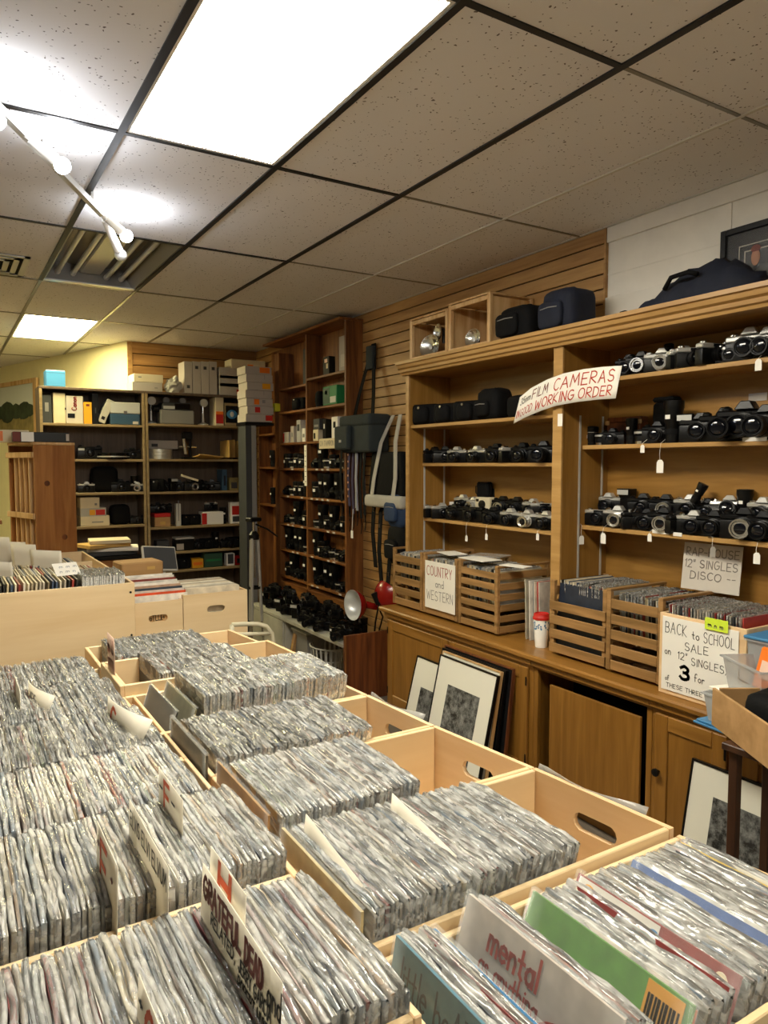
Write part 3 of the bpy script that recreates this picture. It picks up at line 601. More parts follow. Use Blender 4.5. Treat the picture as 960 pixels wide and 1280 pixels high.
def ordw(k):
    u = ['', 'first', 'second', 'third', 'fourth', 'fifth', 'sixth', 'seventh', 'eighth', 'ninth', 'tenth', 'eleventh', 'twelfth', 'thirteenth', 'fourteenth', 'fifteenth', 'sixteenth', 'seventeenth', 'eighteenth', 'nineteenth']
    if k < 20: return u[k]
    tn = ['', '', 'twent', 'thirt', 'fort', 'fift', 'sixt', 'sevent', 'eight', 'ninet'][k//10]
    return tn+'ieth' if k % 10 == 0 else tn+'y-'+u[k % 10]
def row(x0, x1, yc, z, n, lean0, lean1, where=None, group=None, seed=1, cover_only=False, jy=.006, jz=.006, th=(1.0, 2.2), pal=None):
    """records standing across the bin, planes facing +-x, from x0 to x1 (positions of their tops)"""
    rnd = random.Random(seed); clus = 0; ths = [rnd.uniform(*th) for k in range(n)]; tot = sum(ths); x = x0
    for k in range(n):
        dx = (x1-x0)*ths[k]/tot; x += dx/2; f = (x-x0)/(x1-x0)
        if rnd.random() < .14: clus = rnd.uniform(-.02, .02)
        ln = lean0+(lean1-lean0)*f+clus+rnd.uniform(-.006, .006)
        xb = x-.312*math.sin(ln); zz = z+rnd.uniform(-jz*.3, jz); sc = min(2.6, max(.9, dx/.0046))
        yy_ = yc+rnd.uniform(-jy, jy); col = rcol(rnd, pal); rz = rnd.uniform(-.010, .010); x += dx/2
        if where: put_record(xb, yy_, zz, ln, rz, col, 'clear-sleeved record, %s from left %s' % (ordw(k+1), where), group, None, sc)
        else: stuff_record(xb, yy_, zz, ln, rz, col, rnd.randrange(99), cover_only, sc=sc)
Z0 = ZB+.014; ZL0 = ZBL+.016
# nearest bins: every record an object of its own
row(.030, .508, .925, ZL0+.004, 52, .03, .06, 'in the bin with the GRATEFUL DEAD card', 'records in the bin with the GRATEFUL DEAD card', 11)
row(.045, .505, 1.32, ZL0+.004, 50, .02, .10, 'in the bin with the E and ELVIS cards', 'records in the bin with the E and ELVIS cards', 12)
row(.560, 1.02, 1.112, Z0+.012, 52, .04, .36, 'in the right-hand bin with blank tab cards', 'records in the second right-hand bin', 13)
row(.560, .895, 1.472, Z0+.012, 40, .04, .14, 'in the third right-hand bin', 'records in the third right-hand bin', 31)
row(.06, .455, 1.647, ZL0, 46, .02, .07, 'in the left bin behind the E card', 'records in the left bin behind the E card', 36)
# front right bin: leaning covers one can tell apart
YR1 = .737
def far_x(px_, py_): q = ony(px_, py_, .893); return q.x
def lp_at(x_top, ln, col, label, scale=1.3, sl='film', dz=0):
    return put_record(x_top-.312*math.sin(ln), YR1+random.uniform(-.004, .004), Z0+dz, ln, 0, srgb(col), label, 'records in the front right bin', sl, scale)
XT, XBL, XM, XG, XRD, XDB, XO, XY = far_x(497, 1165), far_x(542, 1135), far_x(587, 1119), far_x(666, 1114), far_x(726, 1101), far_x(791, 1095), far_x(843, 1077), far_x(853, 1059)
teal = lp_at(XT, .18, '5d93a8', 'muted teal-blue record cover with grey lettering, front of the right bin', 1.6, dz=.014)
row(XT+.008, XBL-.012, YR1, Z0+.008, 5, .19, .22, 'just behind the teal-blue cover', 'records just behind the teal-blue cover', 21)
lp_at(XBL, .24, '2f7fb8', 'bright blue record cover leaning in the front right bin', 2.0, dz=.006)
mental = lp_at(XM, .30, 'd8cdc2', 'pale record cover with red lowercase lettering and a dark round picture', 1.8, dz=.045)
row(XM+.008, XM+.05, YR1, Z0+.025, 5, .30, .33, 'just behind the pale lettered cover', 'records just behind the pale lettered cover', 23)
green = lp_at(XG, .40, '5f9a3c', 'grass green record cover with yellow barcode box', 1.8, dz=.018)
lp_at(XG+.012, .41, 'd98a6a', 'salmon orange record cover right behind the green one', 1.3, dz=.004)
row(XG+.02, XRD-.018, YR1, Z0, 5, .41, .42, 'just behind the salmon cover', 'records just behind the salmon cover', 24)
redc = lp_at(XRD, .44, '9c3a34', 'red and maroon picture cover with white strip and yellow figure', 1.8, dz=.016)
row(XRD+.01, XDB-.018, YR1, Z0, 8, .44, .47, 'just behind the red picture cover', 'records just behind the red picture cover', 25)
lp_at(XDB, .48, '4f6fae', 'deep blue record cover deeper in the front right bin', 1.8, dz=.008)
row(XDB+.01, XO-.012, YR1, Z0, 10, .48, .50, 'behind the deep blue cover', 'records behind the deep blue cover', 26)
lp_at(XO, .50, 'c05a48', 'orange-red edged record cover near the right end of the front bin', 1.3)
row(XO+.008, XY-.008, YR1, Z0, 4, .50, .51, 'behind the orange-red edged cover', 'records behind the orange-red cover', 27)
lp_at(XY, .51, 'e6c23a', 'yellow-edged record cover near the bin end by the white-matted print', 1.3, dz=.004)
row(XY+.008, min(XY+.10, 1.275), YR1, Z0, 7, .51, .52, 'behind the yellow-edged cover', 'records at the right end of the front bin', 28)
# artwork and lettering on the covers (local x = thickness, -x faces the shopper)
def on_cover(rec, mb, mat, off=.0):
    o = mb.build('printed_art', mat, rec); return o
def pl_cover(y, z, off=-.0022): return lambda a, b: Vector((off, y-a, z+b))
mb = MB(); letters(mb, 'mental', .042, .105, .0055, pl_cover(.09, .260), .02, 5, .22); letters(mb, 'as anything', .030, .125, .0036, pl_cover(.10, .226), .02, 6, .2); on_cover(mental, mb, 'marker_red')
mb = MB(); mb.M = Matrix.Translation((-.0021, -.075, .185)) @ Matrix.Rotation(R(-90), 4, 'Y'); mb.lathe([(.062, 0), (.062, .0004)], 24); on_cover(mental, mb, 'marker_red')
mb = MB(); mb.M = Matrix.Translation((-.0024, -.075, .185)) @ Matrix.Rotation(R(-90), 4, 'Y'); mb.lathe([(.056, 0), (.056, .0004)], 24); on_cover(mental, mb, 'grey_dark')
mb = MB(); letters(mb, 'little beAT', .045, .17, .004, pl_cover(.13, .25), .02, 8, .2); on_cover(teal, mb, 'blue_dark')
mb = MB().box(-.0022, -.0016, -.145, -.085, .235, .308); on_cover(green, mb, 'yellow')
mb = MB()
for k in range(9): mb.box(-.0026, -.0022, -.141+k*.006, -.138+k*.006+.0012*(k % 2), .24, .292)
on_cover(green, mb, 'marker_black')
mb = MB().box(-.0022, -.0016, -.02, .15, .285, .310); on_cover(redc, mb, 'white')
for k, (y, z, r, m) in enumerate(((.125, .262, .022, 'yellow'), (.06, .25, .008, 'cream'), (.02, .24, .008, 'cream'), (-.012, .262, .018, 'blue'), (-.06, .262, .014, 'cream'), (-.09, .24, .022, 'orange'), (-.13, .265, .016, 'cream'))):
    b = MB().blob((-.0019, y, z+.022), (.0012, r*.8, r), 10, 6); on_cover(redc, b, m)
# the remaining bins, too many to build one by one
row(.550, .985, 1.832, Z0+.008, 62, .02, .20, None, None, 32)
row(.63, 1.10, 2.19, Z0+.048, 62, .03, .16, None, None, 33)
row(.60, .93, 2.575, Z0+.022, 46, .0, .12, None, None, 34)
row(.53, .89, 2.90, Z0+.012, 50, .0, .06, None, None, 35)
row(-.12, .055, 1.647, ZL0, 20, .02, .02, None, None, 40)
row(-.12, .46, 1.972, ZL0, 72, .01, .05, None, None, 37)
row(-.14, .44, 2.297, ZL0, 72, .01, .04, None, None, 38)
row(-.14, .42, 2.625, ZL0, 70, .0, .03, None, None, 39)
# a few covers leaning forward in the fifth bin
for k, (x, c, l) in enumerate(((.49, '3a3e3c', 'dark green-black record cover leaning alone behind the C card'), (.545, '8a8560', 'olive and brown picture cover leaning in the fifth right-hand bin'), (.60, '9aa09a', 'grey-green record cover leaning beside the olive one'))):
    put_record(x-.03, 2.19, Z0+.03, .30, 0, srgb(c), l, None, 'film', 1.5)
b = put_record(.542-.02, 1.478, Z0+.022, .05, 0, srgb('b48a58'), 'brown cardboard divider board in the third right-hand bin', None, 'film', 1.5)
b2 = put_record(.537-.02, 1.84, Z0+.02, .03, 0, srgb('6a665a'), 'dark olive record cover at the left end of the fourth right-hand bin', None, 'film', 1.8)
b3 = put_record(.546-.018, 1.112, Z0+.02, .05, 0, srgb('c9b98c'), 'tan record jacket facing left at the end of the tab card bin', None, 'film', 1.8)

# ---------------------------------------------------------------- divider cards
def card(label, x, yf, wd, z0, z1, texts=(), curl=0, name='divider_card', mat='card', cut=0, lean=.06):
    """upright card facing -x; yf is its far edge"""
    t = empty(name, (x, yf-wd/2, z0), 0, label, 'divider card')
    h = z1-z0; rows = []
    def pos(a, b):     # a from the far edge, b up
        f = a/wd; return Vector((b*math.tan(lean)+curl*(f*f)*(b/h)**2*1.0, wd/2-a, b-cut*max(0, f-.0)*b/h))
    for j in range(6): rows.append([pos(wd*i/8, h*j/5) for i in range(9)])
    mb = MB().sheet(rows); mb.build('card_sheet', mat, t, smooth=True, solid=.0012)
    for (txt, a, b, hh, ww, pen, m) in texts:
        mb = MB(); letters(mb, txt, hh, ww, pen, lambda u, v, a=a, b=b: pos(a+u, h-b+v)+Vector((-.0016, 0, 0)), .04, 4, .25); mb.build('lettering', m, t)
    return t
zt = Z0+.312
p = onz(242, 1082, 1.045)
card('tall white card lettered GRATEFUL DEAD and RELATED in red and black', p.x, p.y, .30, .80, 1.045, [('GRATEFUL', .012, .042, .030, .155, .0075, 'marker_maroon'), ('DEAD', .185, .042, .030, .06, .0075, 'marker_maroon'), ('and', .262, .048, .034, .04, .004, 'marker_black'),
     ('RELATED,', .05, .066, .017, .10, .0032, 'marker_black'), ('JERRY GARCIA', .165, .066, .017, .11, .003, 'marker_black'), ('ROBERT HUNTER!', .165, .090, .017, .13, .003, 'marker_black')])
card('white card with a fat orange letter just behind the GRATEFUL DEAD card', p.x+.012, p.y+.002, .15, .80, 1.067, [('H', .045, .045, .038, .045, .013, 'marker_orange')])
p2 = onz(160, 1222, 1.02)
card('white card with orange letter G at the bottom edge', p2.x, p2.y, .2, .80, 1.02, [('*', .012, .035, .02, .015, .005, 'marker_black'), ('G', .045, .06, .05, .045, .010, 'marker_orange'), ('*', .11, .045, .02, .015, .005, 'marker_black')])
p = onz(116, 1027, 1.038)
card('white card with tall red letter E between two small stars', p.x, p.y, .17, .80, 1.038, [('*', .012, .04, .02, .012, .005, 'marker_maroon'), ('E', .04, .085, .07, .05, .011, 'marker_orange'), ('*', .125, .05, .02, .012, .005, 'marker_maroon')], lean=.03)
p = onz(157, 1000, 1.032)
card('white rounded card lettered ELVIS, ELVI, ELVUM in black', p.x, p.y, .27, .80, 1.032, [('ELVIS ELVI ELVUM', .012, .04, .026, .25, .0034, 'marker_black')], lean=.03)
p = onz(196, 960, 1.03)
card('white card with red letter F between dashes in the left column', p.x, p.y, .17, .80, 1.03, [('-', .01, .045, .03, .02, .005, 'marker_black'), ('F', .045, .065, .055, .035, .010, 'marker_orange'), ('-', .1, .045, .03, .02, .005, 'marker_black')], lean=.02)
p = ony(132, 872, 2.10)
card('white curled card with red letter C and black dots', p.x, 2.10, .26, .80, p.z+.004, [('C', .045, .085, .07, .04, .011, 'marker_orange')], curl=.06, lean=.03)
p = ony(16, 845, 2.44)
card('white card with red letter D at the left edge', p.x, 2.44, .19, .80, p.z+.005, [('D', .02, .08, .07, .03, .010, 'marker_red')], lean=.02)
card('white curled card with small black lettering beside the D card', p.x+.035, 2.40, .2, .80, p.z-.01, [('ACCAS', .04, .04, .02, .06, .003, 'marker_black')], curl=.05, lean=.02)
p = ony(134, 790, 2.66)
card('tall pinkish card with faint red handwriting by the far packed bins', p.x, 2.66, .12, .78, p.z, [('m U', .012, .06, .045, .09, .008, 'rose'), ('nmmn', .01, .11, .05, .09, .004, 'rose'), ('mnnm', .01, .16, .05, .09, .004, 'rose'), ('nmn', .01, .20, .05, .09, .004, 'rose')], mat='card_pink', lean=.0)
for k, (px_, py_, Y, l) in enumerate(((370, 1018, 1.24, 'blank white tab card with curved top, leftmost in the tab card bin'), (480, 992, 1.24, 'blank white tab card in the middle of the tab card bin'))):
    p = ony(px_, py_, Y); card(l, p.x, Y, .22, .80, p.z-.004, (), cut=.03, lean=.12)
# ================================================================== ON THE COUNTER
def crate(label, xf, y0, y1, dz=.365, depth=.38, nslat=5, low=False, group='slatted wooden record crates'):
    w_ = y1-y0; t = empty('record_crate', (xf, (y0+y1)/2, CT+.001), 0, label, 'crate', group)
    B = lambda n, m, *a: bx(n, m, t, *a, .002)
    for sy in (-1, 1):
        for x in (0.0, depth-.022): B('corner_post', 'crate', x+.001, x+.021, sy*(w_/2-.014)-.012, sy*(w_/2-.014)+.012, .012, dz)
    gap = (dz-.02)/nslat; sl = gap*.64
    for k in range(nslat):
        z = .014+k*gap
        if not (low and k == nslat-1): B('slat', 'crate', -.008, .0, -w_/2+.002, w_/2-.002, z, z+sl) if low else B('slat', 'crate', .002, .010, -w_/2+.027, w_/2-.027, z, z+sl)
        B('slat', 'crate', depth, depth+.008, -w_/2+.002, w_/2-.002, z, z+sl)
        for sy in (-1, 1): B('slat', 'crate_x', .022, depth-.023, sy*(w_/2-.006)-.004, sy*(w_/2-.006)+.004, z, z+sl)
    for k in range(5): B('bottom_slat', 'crate', .03+k*.07, .08+k*.07, -w_/2+.012, w_/2-.012, .004, .012)
    for sy in (-1, 1):
        B('top_rail', 'crate_x', .0, depth, sy*(w_/2-.013)-.012, sy*(w_/2-.013)+.012, dz, dz+.012) if not low else None
    return t
crate('slatted crate at the left end of the worktop, left of the country sign', 2.50, 3.648, 3.99)
crate('slatted crate behind the COUNTRY and WESTERN sign', 2.50, 3.296, 3.642)
crate('slatted crate right of the COUNTRY and WESTERN sign, side slats showing', 2.50, 2.94, 3.288, nslat=6)
crate('low-fronted slatted crate right of the white cup with dark covers facing out', 2.505, 2.205, 2.555, .36, nslat=5, low=True)
crate('slatted crate between the low-fronted crate and the sale sign', 2.49, 1.90, 2.197, .36, nslat=5)
# records inside crates (planes across the crate)
def crow(x0, y0, y1, n, z, seed, pal=None):
    rnd = random.Random(seed)
    for k in range(n):
        y = y0+(y1-y0)*k/(n-1); c = Vector(srgb(rnd.choice(pal or PAL)))
        stuff_record(x0+.19, y, z+rnd.uniform(-.006, .006), rnd.uniform(.0, .06), R(90)+rnd.uniform(-.02, .02), c, rnd.randrange(99), rnd.random() < .5)
WARM = ['e8dcc0', 'd8c8a0', 'cfc4b0', 'efe6d0', 'b8a888', '8a7a60', '30302e', 'c9c9c4', 'a24038', '46566e']
for (y0, y1, n, s, z) in ((3.68, 3.96, 26, 61, .03), (3.325, 3.61, 28, 62, .03), (2.975, 3.25, 28, 63, .03), (2.24, 2.52, 34, 64, .045), (1.93, 2.165, 30, 65, .035)): crow(2.515, y0, y1, n, CT+z, s, WARM)
dk = MB().box(0, .004, -.155, .155, 0, .312); 
o = dk.build('record', 'cover'); o.location = (2.522, 2.38, CT+.035); o.rotation_euler = (0, R(5), 0); o.color = (*srgb('232c3c'), 1); tag(o, 'dark navy record cover facing out of the low-fronted crate', 'record')
for k, (c, dx) in enumerate((('d9d4c8', .0), ('b9403a', .006), ('e6dcc6', .002), ('8d8f90', .012), ('efeae0', -.004), ('6d5a48', .008), ('c9c2ae', .0))):
    o = bpy.data.objects.new('record', COVER_ME); COL.objects.link(o); o.location = (2.76+dx, 2.72+k*.017, CT+.002); o.rotation_euler = (0, .04, R(90)); o.color = (*srgb(c), 1); o.scale = (1.6, 1.05, 1.0)
    tag(o, 'record sleeve standing edge-on between crate and white cup, %s from the right' % ORD[k], 'record', 'loose records standing beside the white cup')
# signs
def sign(name, label, o, u, v, w_, h, lines, mat='paper', th=.003, par=None, extra=None):
    o = Vector(o); u = Vector(u).normalized(); v = Vector(v).normalized(); nn = u.cross(v)
    t = empty(name, o, 0, label, 'sign')
    mb = MB(); mb.M = frame((0, 0, 0), u, v); mb.box(0, w_, 0, h, -th, 0); mb.build('board', mat, t, .0005)
    for (txt, a, b, hh, ww, pen, m) in lines:
        mb = MB(); letters(mb, txt, hh, ww, pen, flat_place((u*a+v*b), u, v, nn), .04, 9); mb.build('lettering', m, t)
    return t
p = onx(532, 765, 2.494); q = onx(567, 775, 2.494)
sign('country_sign', 'white paper sign lettered COUNTRY and WESTERN on the crate front', (2.489, p.y, CT+.055), (0, -1, 0), (0, 0, 1), .30, .285,
     [('COUNTRY', .02, .20, .055, .25, .005, 'rose'), ('and', .11, .135, .045, .08, .004, 'marker_grey'), ('WESTERN', .02, .055, .055, .26, .004, 'marker_grey')])
z_ = onx(855, 724, 2.80).z
sign('rap_house_sign', 'grey-white card lettered RAP-HOUSE 12" SINGLES DISCO under the lowest camera shelf', (2.80, onx(851, 724, 2.80).y, z_-.04), (.10, -1, 0), (.12, 0, 1), .262, .205,
     [('RAP-HOUSE', .012, .150, .034, .235, .0045, 'marker_grey'), ('12" SINGLES', .01, .098, .034, .235, .0042, 'marker_grey'), ('DISCO --', .04, .048, .032, .2, .004, 'marker_grey')], 'paper_grey')
# sale box
SBX = 2.452
t = empty('sale_record_box', (SBX, 1.70, CT+.001), 0, 'pale wooden record box behind the BACK to SCHOOL sale sign', 'record box'); 
for a in ((0, .012, -.185, .185), (.36, .372, -.185, .185), (.012, .36, -.185, -.173), (.012, .36, .173, .185)): bx('side_board', 'birch_y', t, *a, 0, .325, .002)
bx('bottom', 'birch', t, .012, .36, -.173, .173, .0, .012)
for k in range(26):
    stuff_record(SBX+.185, 1.54+k*.0125, CT+.045, .03, R(90), Vector(srgb(random.choice(['20242c', 'd8d4cc', 'e8e4da', '8c2a2a', 'c9b8a8', 'e6d9c0', 'b03a34', '3a3c40']))), k, k % 3 == 0)
sg = sign('sale_sign', 'white board lettered BACK to SCHOOL SALE on 12" SINGLES', (SBX-.005, 1.868, CT+.02), (0, -1, 0), (0, 0, 1), .325, .295,
     [('BACK', .015, .232, .042, .095, .0026, 'marker_black'), ('to', .135, .228, .034, .03, .0026, 'marker_black'), ('SCHOOL', .185, .224, .040, .125, .0026, 'marker_black'), ('SALE', .105, .178, .030, .10, .0026, 'marker_black'),
      ('on', .015, .145, .030, .026, .0026, 'marker_black'), ('12"', .075, .138, .028, .04, .0026, 'marker_black'), ('SINGLES, E', .135, .126, .028, .18, .0026, 'marker_black'), ('3', .088, .062, .050, .036, .012, 'marker_black'),
      ('for', .150, .066, .030, .042, .0026, 'marker_black'), ('of', .02, .040, .02, .016, .0024, 'marker_black'), ('THESE THREE', .025, .014, .016, .16, .0022, 'marker_black')], 'white')
p = onx(895, 778, SBX-.01); t = sign('lime_tag', 'small lime green sticky tag on the sale box rim', (SBX-.012, p.y+.045, CT+.30), (0, -1, 0), (0, 0, 1), .095, .045, [('m n m', .015, .012, .018, .06, .003, 'marker_grey')], 'lime', .001)
# cup
p = onz(680, 808, CT); t = empty('coffee_cup', (p.x-.02, p.y, CT+.001), 0, 'white paper cup with red lid and blue print on the worktop', 'cup')
MB().lathe([(.030, 0), (.041, .145), (.0405, .146)], 20).build('cup_body', 'white', t, smooth=2)
MB().lathe([(.0435, .142), (.0435, .152), (.040, .156), (.038, .170), (.034, .172), (.033, .167), (.0, .166)], 20, True).build('lid', 'red', t, smooth=2)
mb = MB()
for k in range(40):
    a = R(120+random.uniform(0, 200)); z = .085+random.uniform(0, .05); r = .030+.011*z/.145+.0006
    c = Vector((r*math.cos(a), r*math.sin(a), z)); e = Vector((-math.sin(a), math.cos(a), 0))*.0035; f = Vector((0, 0, .0035)); mb.add([c-e-f, c+e-f, c+e+f, c-e+f], [(0, 1, 2, 3)])
tag(mb.build('blue_print', 'blue', t), kind='stuff')
# flat sleeves lying on the left crates
for k, (px_, py_, X, w_, d_, l) in enumerate(((565, 691, 2.62, .18, .12, 'white record sleeve lying flat on the leftmost crate'), (600, 698, 2.60, .22, .14, 'cream record sleeve lying flat on the middle crate'), (645, 704, 2.58, .16, .08, 'white card lying across the right slatted crate'), (612, 700, 2.72, .2, .14, 'clear plastic sleeve lying on the right slatted crate'))):
    p = onx(px_, py_, X); zc = CT+.380+.006*(k == 3)
    o = MB().box(-d_/2, d_/2, -w_/2, w_/2, 0, .004).build('record_sleeve', 'paper' if k != 3 else 'clear_bag'); o.location = (X, p.y, zc); o.rotation_euler = (0, 0, .2*k-.2); tag(o, l, 'record sleeve')
# ================================================================== ON TOP OF THE BOOKCASE
def wood_crate(label, y0, y1, x0=2.60, x1=2.92, h=.25):
    t = empty('wooden_box', ((x0+x1)/2, (y0+y1)/2, DECK), 0, label, 'wooden box'); cx, cy = (x0+x1)/2, (y0+y1)/2
    B = lambda n, m, a, b, c, d, e, f: bx(n, m, t, a-cx, b-cx, c-cy, d-cy, e, f, .002)
    for x in (x0, x1-.025):
        for y in (y0, y1-.025): B('corner_post', 'fir', x, x+.025, y, y+.025, 0, h)
    B('top_rail', 'fir', x0, x0+.02, y0+.025, y1-.025, h-.03, h-.005); B('bottom_rail', 'fir', x0, x0+.02, y0+.025, y1-.025, .002, .03)
    for k in range(4): w_ = (y1-y0-.03)/4; B('back_slat', 'fir', x1-.01, x1, y0+.015+k*w_+.004, y0+.015+(k+1)*w_-.004, .002, h)
    B('side_board', 'fir', x0+.025, x1-.025, y0+.004, y0+.014, .002, h-.01); B('side_board', 'fir', x0+.025, x1-.025, y1-.014, y1-.004, .002, h-.01)
    B('top_board', 'fir', x0, x1, y0, y1, h, h+.010)
    return t
ya, yb_, yc_ = onx(512, 440, 2.60).y, onx(560, 430, 2.60).y, onx(612, 420, 2.60).y
wood_crate('open pine box with flash reflectors, left one on top of the bookcase', yb_+.006, ya, h=.262)
wood_crate('open pine box with round flash dish, right one beside the black bag', yc_, yb_, h=.285)
def flash_dish(label, p, r, yaw):
    t = empty('flash_reflector', p, yaw, label, 'flash reflector'); mb = MB()
    mb.M = Matrix.Rotation(R(-80), 4, 'Y'); mb.lathe([(r, .03), (r*.97, .028), (r*.7, .012), (r*.2, .002), (.004, 0)], 20, False); mb.build('dish', 'chrome', t, smooth=True, solid=.0015)
    MB().cyl((.02, 0, -r*.9), (.02, 0, r*.6), .012, n=10).build('handle', 'black', t, smooth=2); MB().blob((-.02, 0, 0), (.012, .012, .015), 8, 6).build('bulb', 'enamel', t, smooth=True)
flash_dish('large round chrome flash dish standing in the left pine box', (2.68, onx(537, 445, 2.66).y, DECK+.085), .075, .3)
flash_dish('chrome flash dish tilted above the large one in the left pine box', (2.70, onx(548, 415, 2.68).y, DECK+.16), .06, -.2)
flash_dish('small round chrome flash dish standing in the right pine box', (2.645, onx(592, 432, 2.63).y, DECK+.062), .055, .2)
def soft_bag(name, label, c, size, mat, pockets=(), jit=.04, seed=3, sq=.45, strap=None):
    t = empty(name, (c[0], c[1], c[2]), 0, label, 'bag'); sx, sy, sz = size
    MB().blob((0, 0, sz/2), (sx/2, sy/2, sz/2), 22, 12, jit*.6, seed, sq).build('bag_body', mat, t, smooth=True)
    for (y, z, w_, h, d) in pockets:
        pk = MB().blob((-sx/2-d*.2, y, z), (d, w_/2, h/2), 16, 8, .02, 4, .4).build('pocket', mat, t, smooth=True)
        MB().tube([(-sx/2-d*1.05, y-w_*.36, z+h*.24), (-sx/2-d*1.2, y, z+h*.27), (-sx/2-d*1.05, y+w_*.36, z+h*.24)], .0028, 6).build('zipper', 'grey', pk)
    if strap: MB().band(strap, (.03, 0, 0), .004).build('strap', 'black_soft', t)
    return t
y0 = onx(648, 420, 2.66).y
soft_bag('camera_bag', 'black padded camera bag with front pockets on top of the bookcase', (2.71, y0, DECK), (.2, .26, .19), 'black_soft', [(.03, .09, .17, .12, .018)])
y0 = onx(700, 405, 2.66).y
soft_bag('camera_bag', 'dark navy camera bag beside the black one on top of the bookcase', (2.72, y0, DECK), (.2, .23, .22), 'navy', [(.02, .09, .16, .13, .02)])
# slumped navy duffel
t = empty('duffel_bag', (2.74, onx(865, 375, 2.7).y, DECK), 0, 'slumped navy cloth bag on top of the bookcase by the dark framed photo', 'bag')
mb = MB(); rows = []
for i in range(15):
    f = i/14; hh = (.05+.13*math.sin(min(1, f*1.5)*math.pi/2))*(1-.55*max(0, f-.72)/.28)+.012*math.sin(i*2.3); ww = .085+.02*math.sin(i*1.7)
    rows.append([Vector((-ww*math.cos(R(a))*1.0, .27-.56*f+.01*math.sin(a+i), max(0.001, hh*math.sin(R(a))*(1+.08*math.sin(a*.2+i*1.9))))) for a in range(0, 181, 18)])
mb.sheet(rows); n_ = len(rows[0]); mb.add(rows[0], [list(range(n_))]); mb.add(rows[-1], [list(range(n_))]); mb.build('bag_body', 'navy', t, smooth=True)
MB().band([(-.09, .27, .02), (-.1, .31, .035), (-.09, .36, .012), (-.09, .40, .01)], (.03, 0, .01), .004).build('strap', 'black_soft', t)
MB().tube([(-.088, .10, .09), (-.10, .06, .13), (-.10, -.02, .135), (-.092, -.06, .12)], .010, 8).build('carry_handle', 'black_soft', t, smooth=True)
# dark framed photograph above the bookcase
pa = onx(904, 291, 2.90); pb_ = onx(904, 372, 2.90)
t = empty('framed_photograph', (2.90, pa.y, DECK), 0, 'black framed colour photograph of people leaning on the wall above the bookcase', 'framed picture'); hT = pa.z-DECK; W_ = .62
for a in ((0, .025, .0, hT), (W_-.025, W_, 0, hT), (.025, W_-.025, 0, .025), (.025, W_-.025, hT-.025, hT)): bx('frame', 'black', t, -.02, .0, -a[1], -a[0], a[2], a[3], .002)
bx('mat_board', 'photo_dark', t, -.006, -.002, -W_+.025, -.025, .025, hT-.025)
def ring(i0, wd, x, m):
    for a in ((i0, i0+wd, i0, hT-i0), (W_-i0-wd, W_-i0, i0, hT-i0), (i0+wd, W_-i0-wd, i0, i0+wd), (i0+wd, W_-i0-wd, hT-i0-wd, hT-i0)): bx('mat_line', m, t, x, x+.002, -a[1], -a[0], a[2], a[3])
ring(.08, .004, -.008, 'grey_box'); ring(.105, .005, -.008, 'grey_box')
ph = bx('photo_print', 'photo_dark', t, -.0075, -.006, -W_+.11, -.11, .11, hT-.11)
for (y, z, ry, rz_, m) in ((-.155, .20, .020, .034, 'skin_a'), (-.155, .235, .022, .016, 'marker_maroon'), (-.235, .235, .011, .03, 'skin_b'), (-.235, .265, .01, .012, 'strap_stripe'), (-.33, .17, .06, .07, 'skin_b'), (-.20, .13, .05, .04, 'photo_grey')):
    MB().blob((-.0085, y, z), (.0012, ry, rz_), 14, 8).build('printed_figure', m, ph, smooth=True)
bx('glass', 'glass', t, -.012, -.010, -W_+.025, -.025, .025, hT-.025)
# ================================================================== 35mm SIGN across the upright
P35 = [(646, 513, 33), (660, 503.5, 37), (680, 494, 39), (700, 487, 40), (725, 482, 41), (750, 479, 41), (773.5, 477.5, 41)]
t = empty('film_camera_sign', (2.555, 2.6, onx(700, 487, 2.555).z), 0, 'long curved white sign lettered 35mm FILM CAMERAS IN GOOD WORKING ORDER in red', 'sign')
def sgn(f, g):      # f 0..1 along, g 0..1 up
    s_ = f*(len(P35)-1); i = min(int(s_), len(P35)-2); r_ = s_-i
    a, b = P35[i], P35[i+1]; x = a[0]+(b[0]-a[0])*r_; y = a[1]+(b[1]-a[1])*r_; h = a[2]+(b[2]-a[2])*r_
    X = 2.555-.06*abs(f-.45)**1.5; p = onx(x+(g-.5)*8*(1 if f < .5 else 1), y-(g-.5)*h, X)
    return p-Vector(t.location)
mb = MB().sheet([[sgn(i/18, j/4) for i in range(19)] for j in range(5)]); mb.build('board', 'paper', t, smooth=True, solid=.0015)
L35 = .62
def on35(f0, g0, gs=1): return lambda u, v: sgn(f0+u, g0+v)+Vector((-.0022, 0, 0))
for (txt, f0, g0, hh, ww, pen, m) in (('35mm', .045, .60, .24, .14, .011, 'marker_grey'), ('FILM', .205, .57, .30, .16, .010, 'marker_maroon'), ('CAMERAS', .43, .53, .36, .52, .011, 'marker_red'), ('IN', .02, .16, .26, .045, .010, 'marker_red'), ('GOOD', .085, .14, .26, .14, .009, 'rose'), ('WORKING', .26, .12, .30, .37, .011, 'marker_red'), ('ORDER', .67, .11, .30, .28, .010, 'marker_red')):
    mb = MB(); q = on35(f0, g0)
    # strokes are laid out in metres, then mapped to fractions of the sign
    letters(mb, txt, hh*.13, ww*L35, pen*.45, lambda u, v: q(u/L35, v/.13), .04, 12); mb.build('lettering', m, t)
pt = onx(700, 525, 2.577)
t = empty('price_card', (2.577, pt.y-.0, pt.z), 0, 'small white card pinned to the bookcase upright below the film cameras sign', 'card'); bx('card_sheet', 'paper', t, 0, .0015, -.016, .016, -.03, .03)
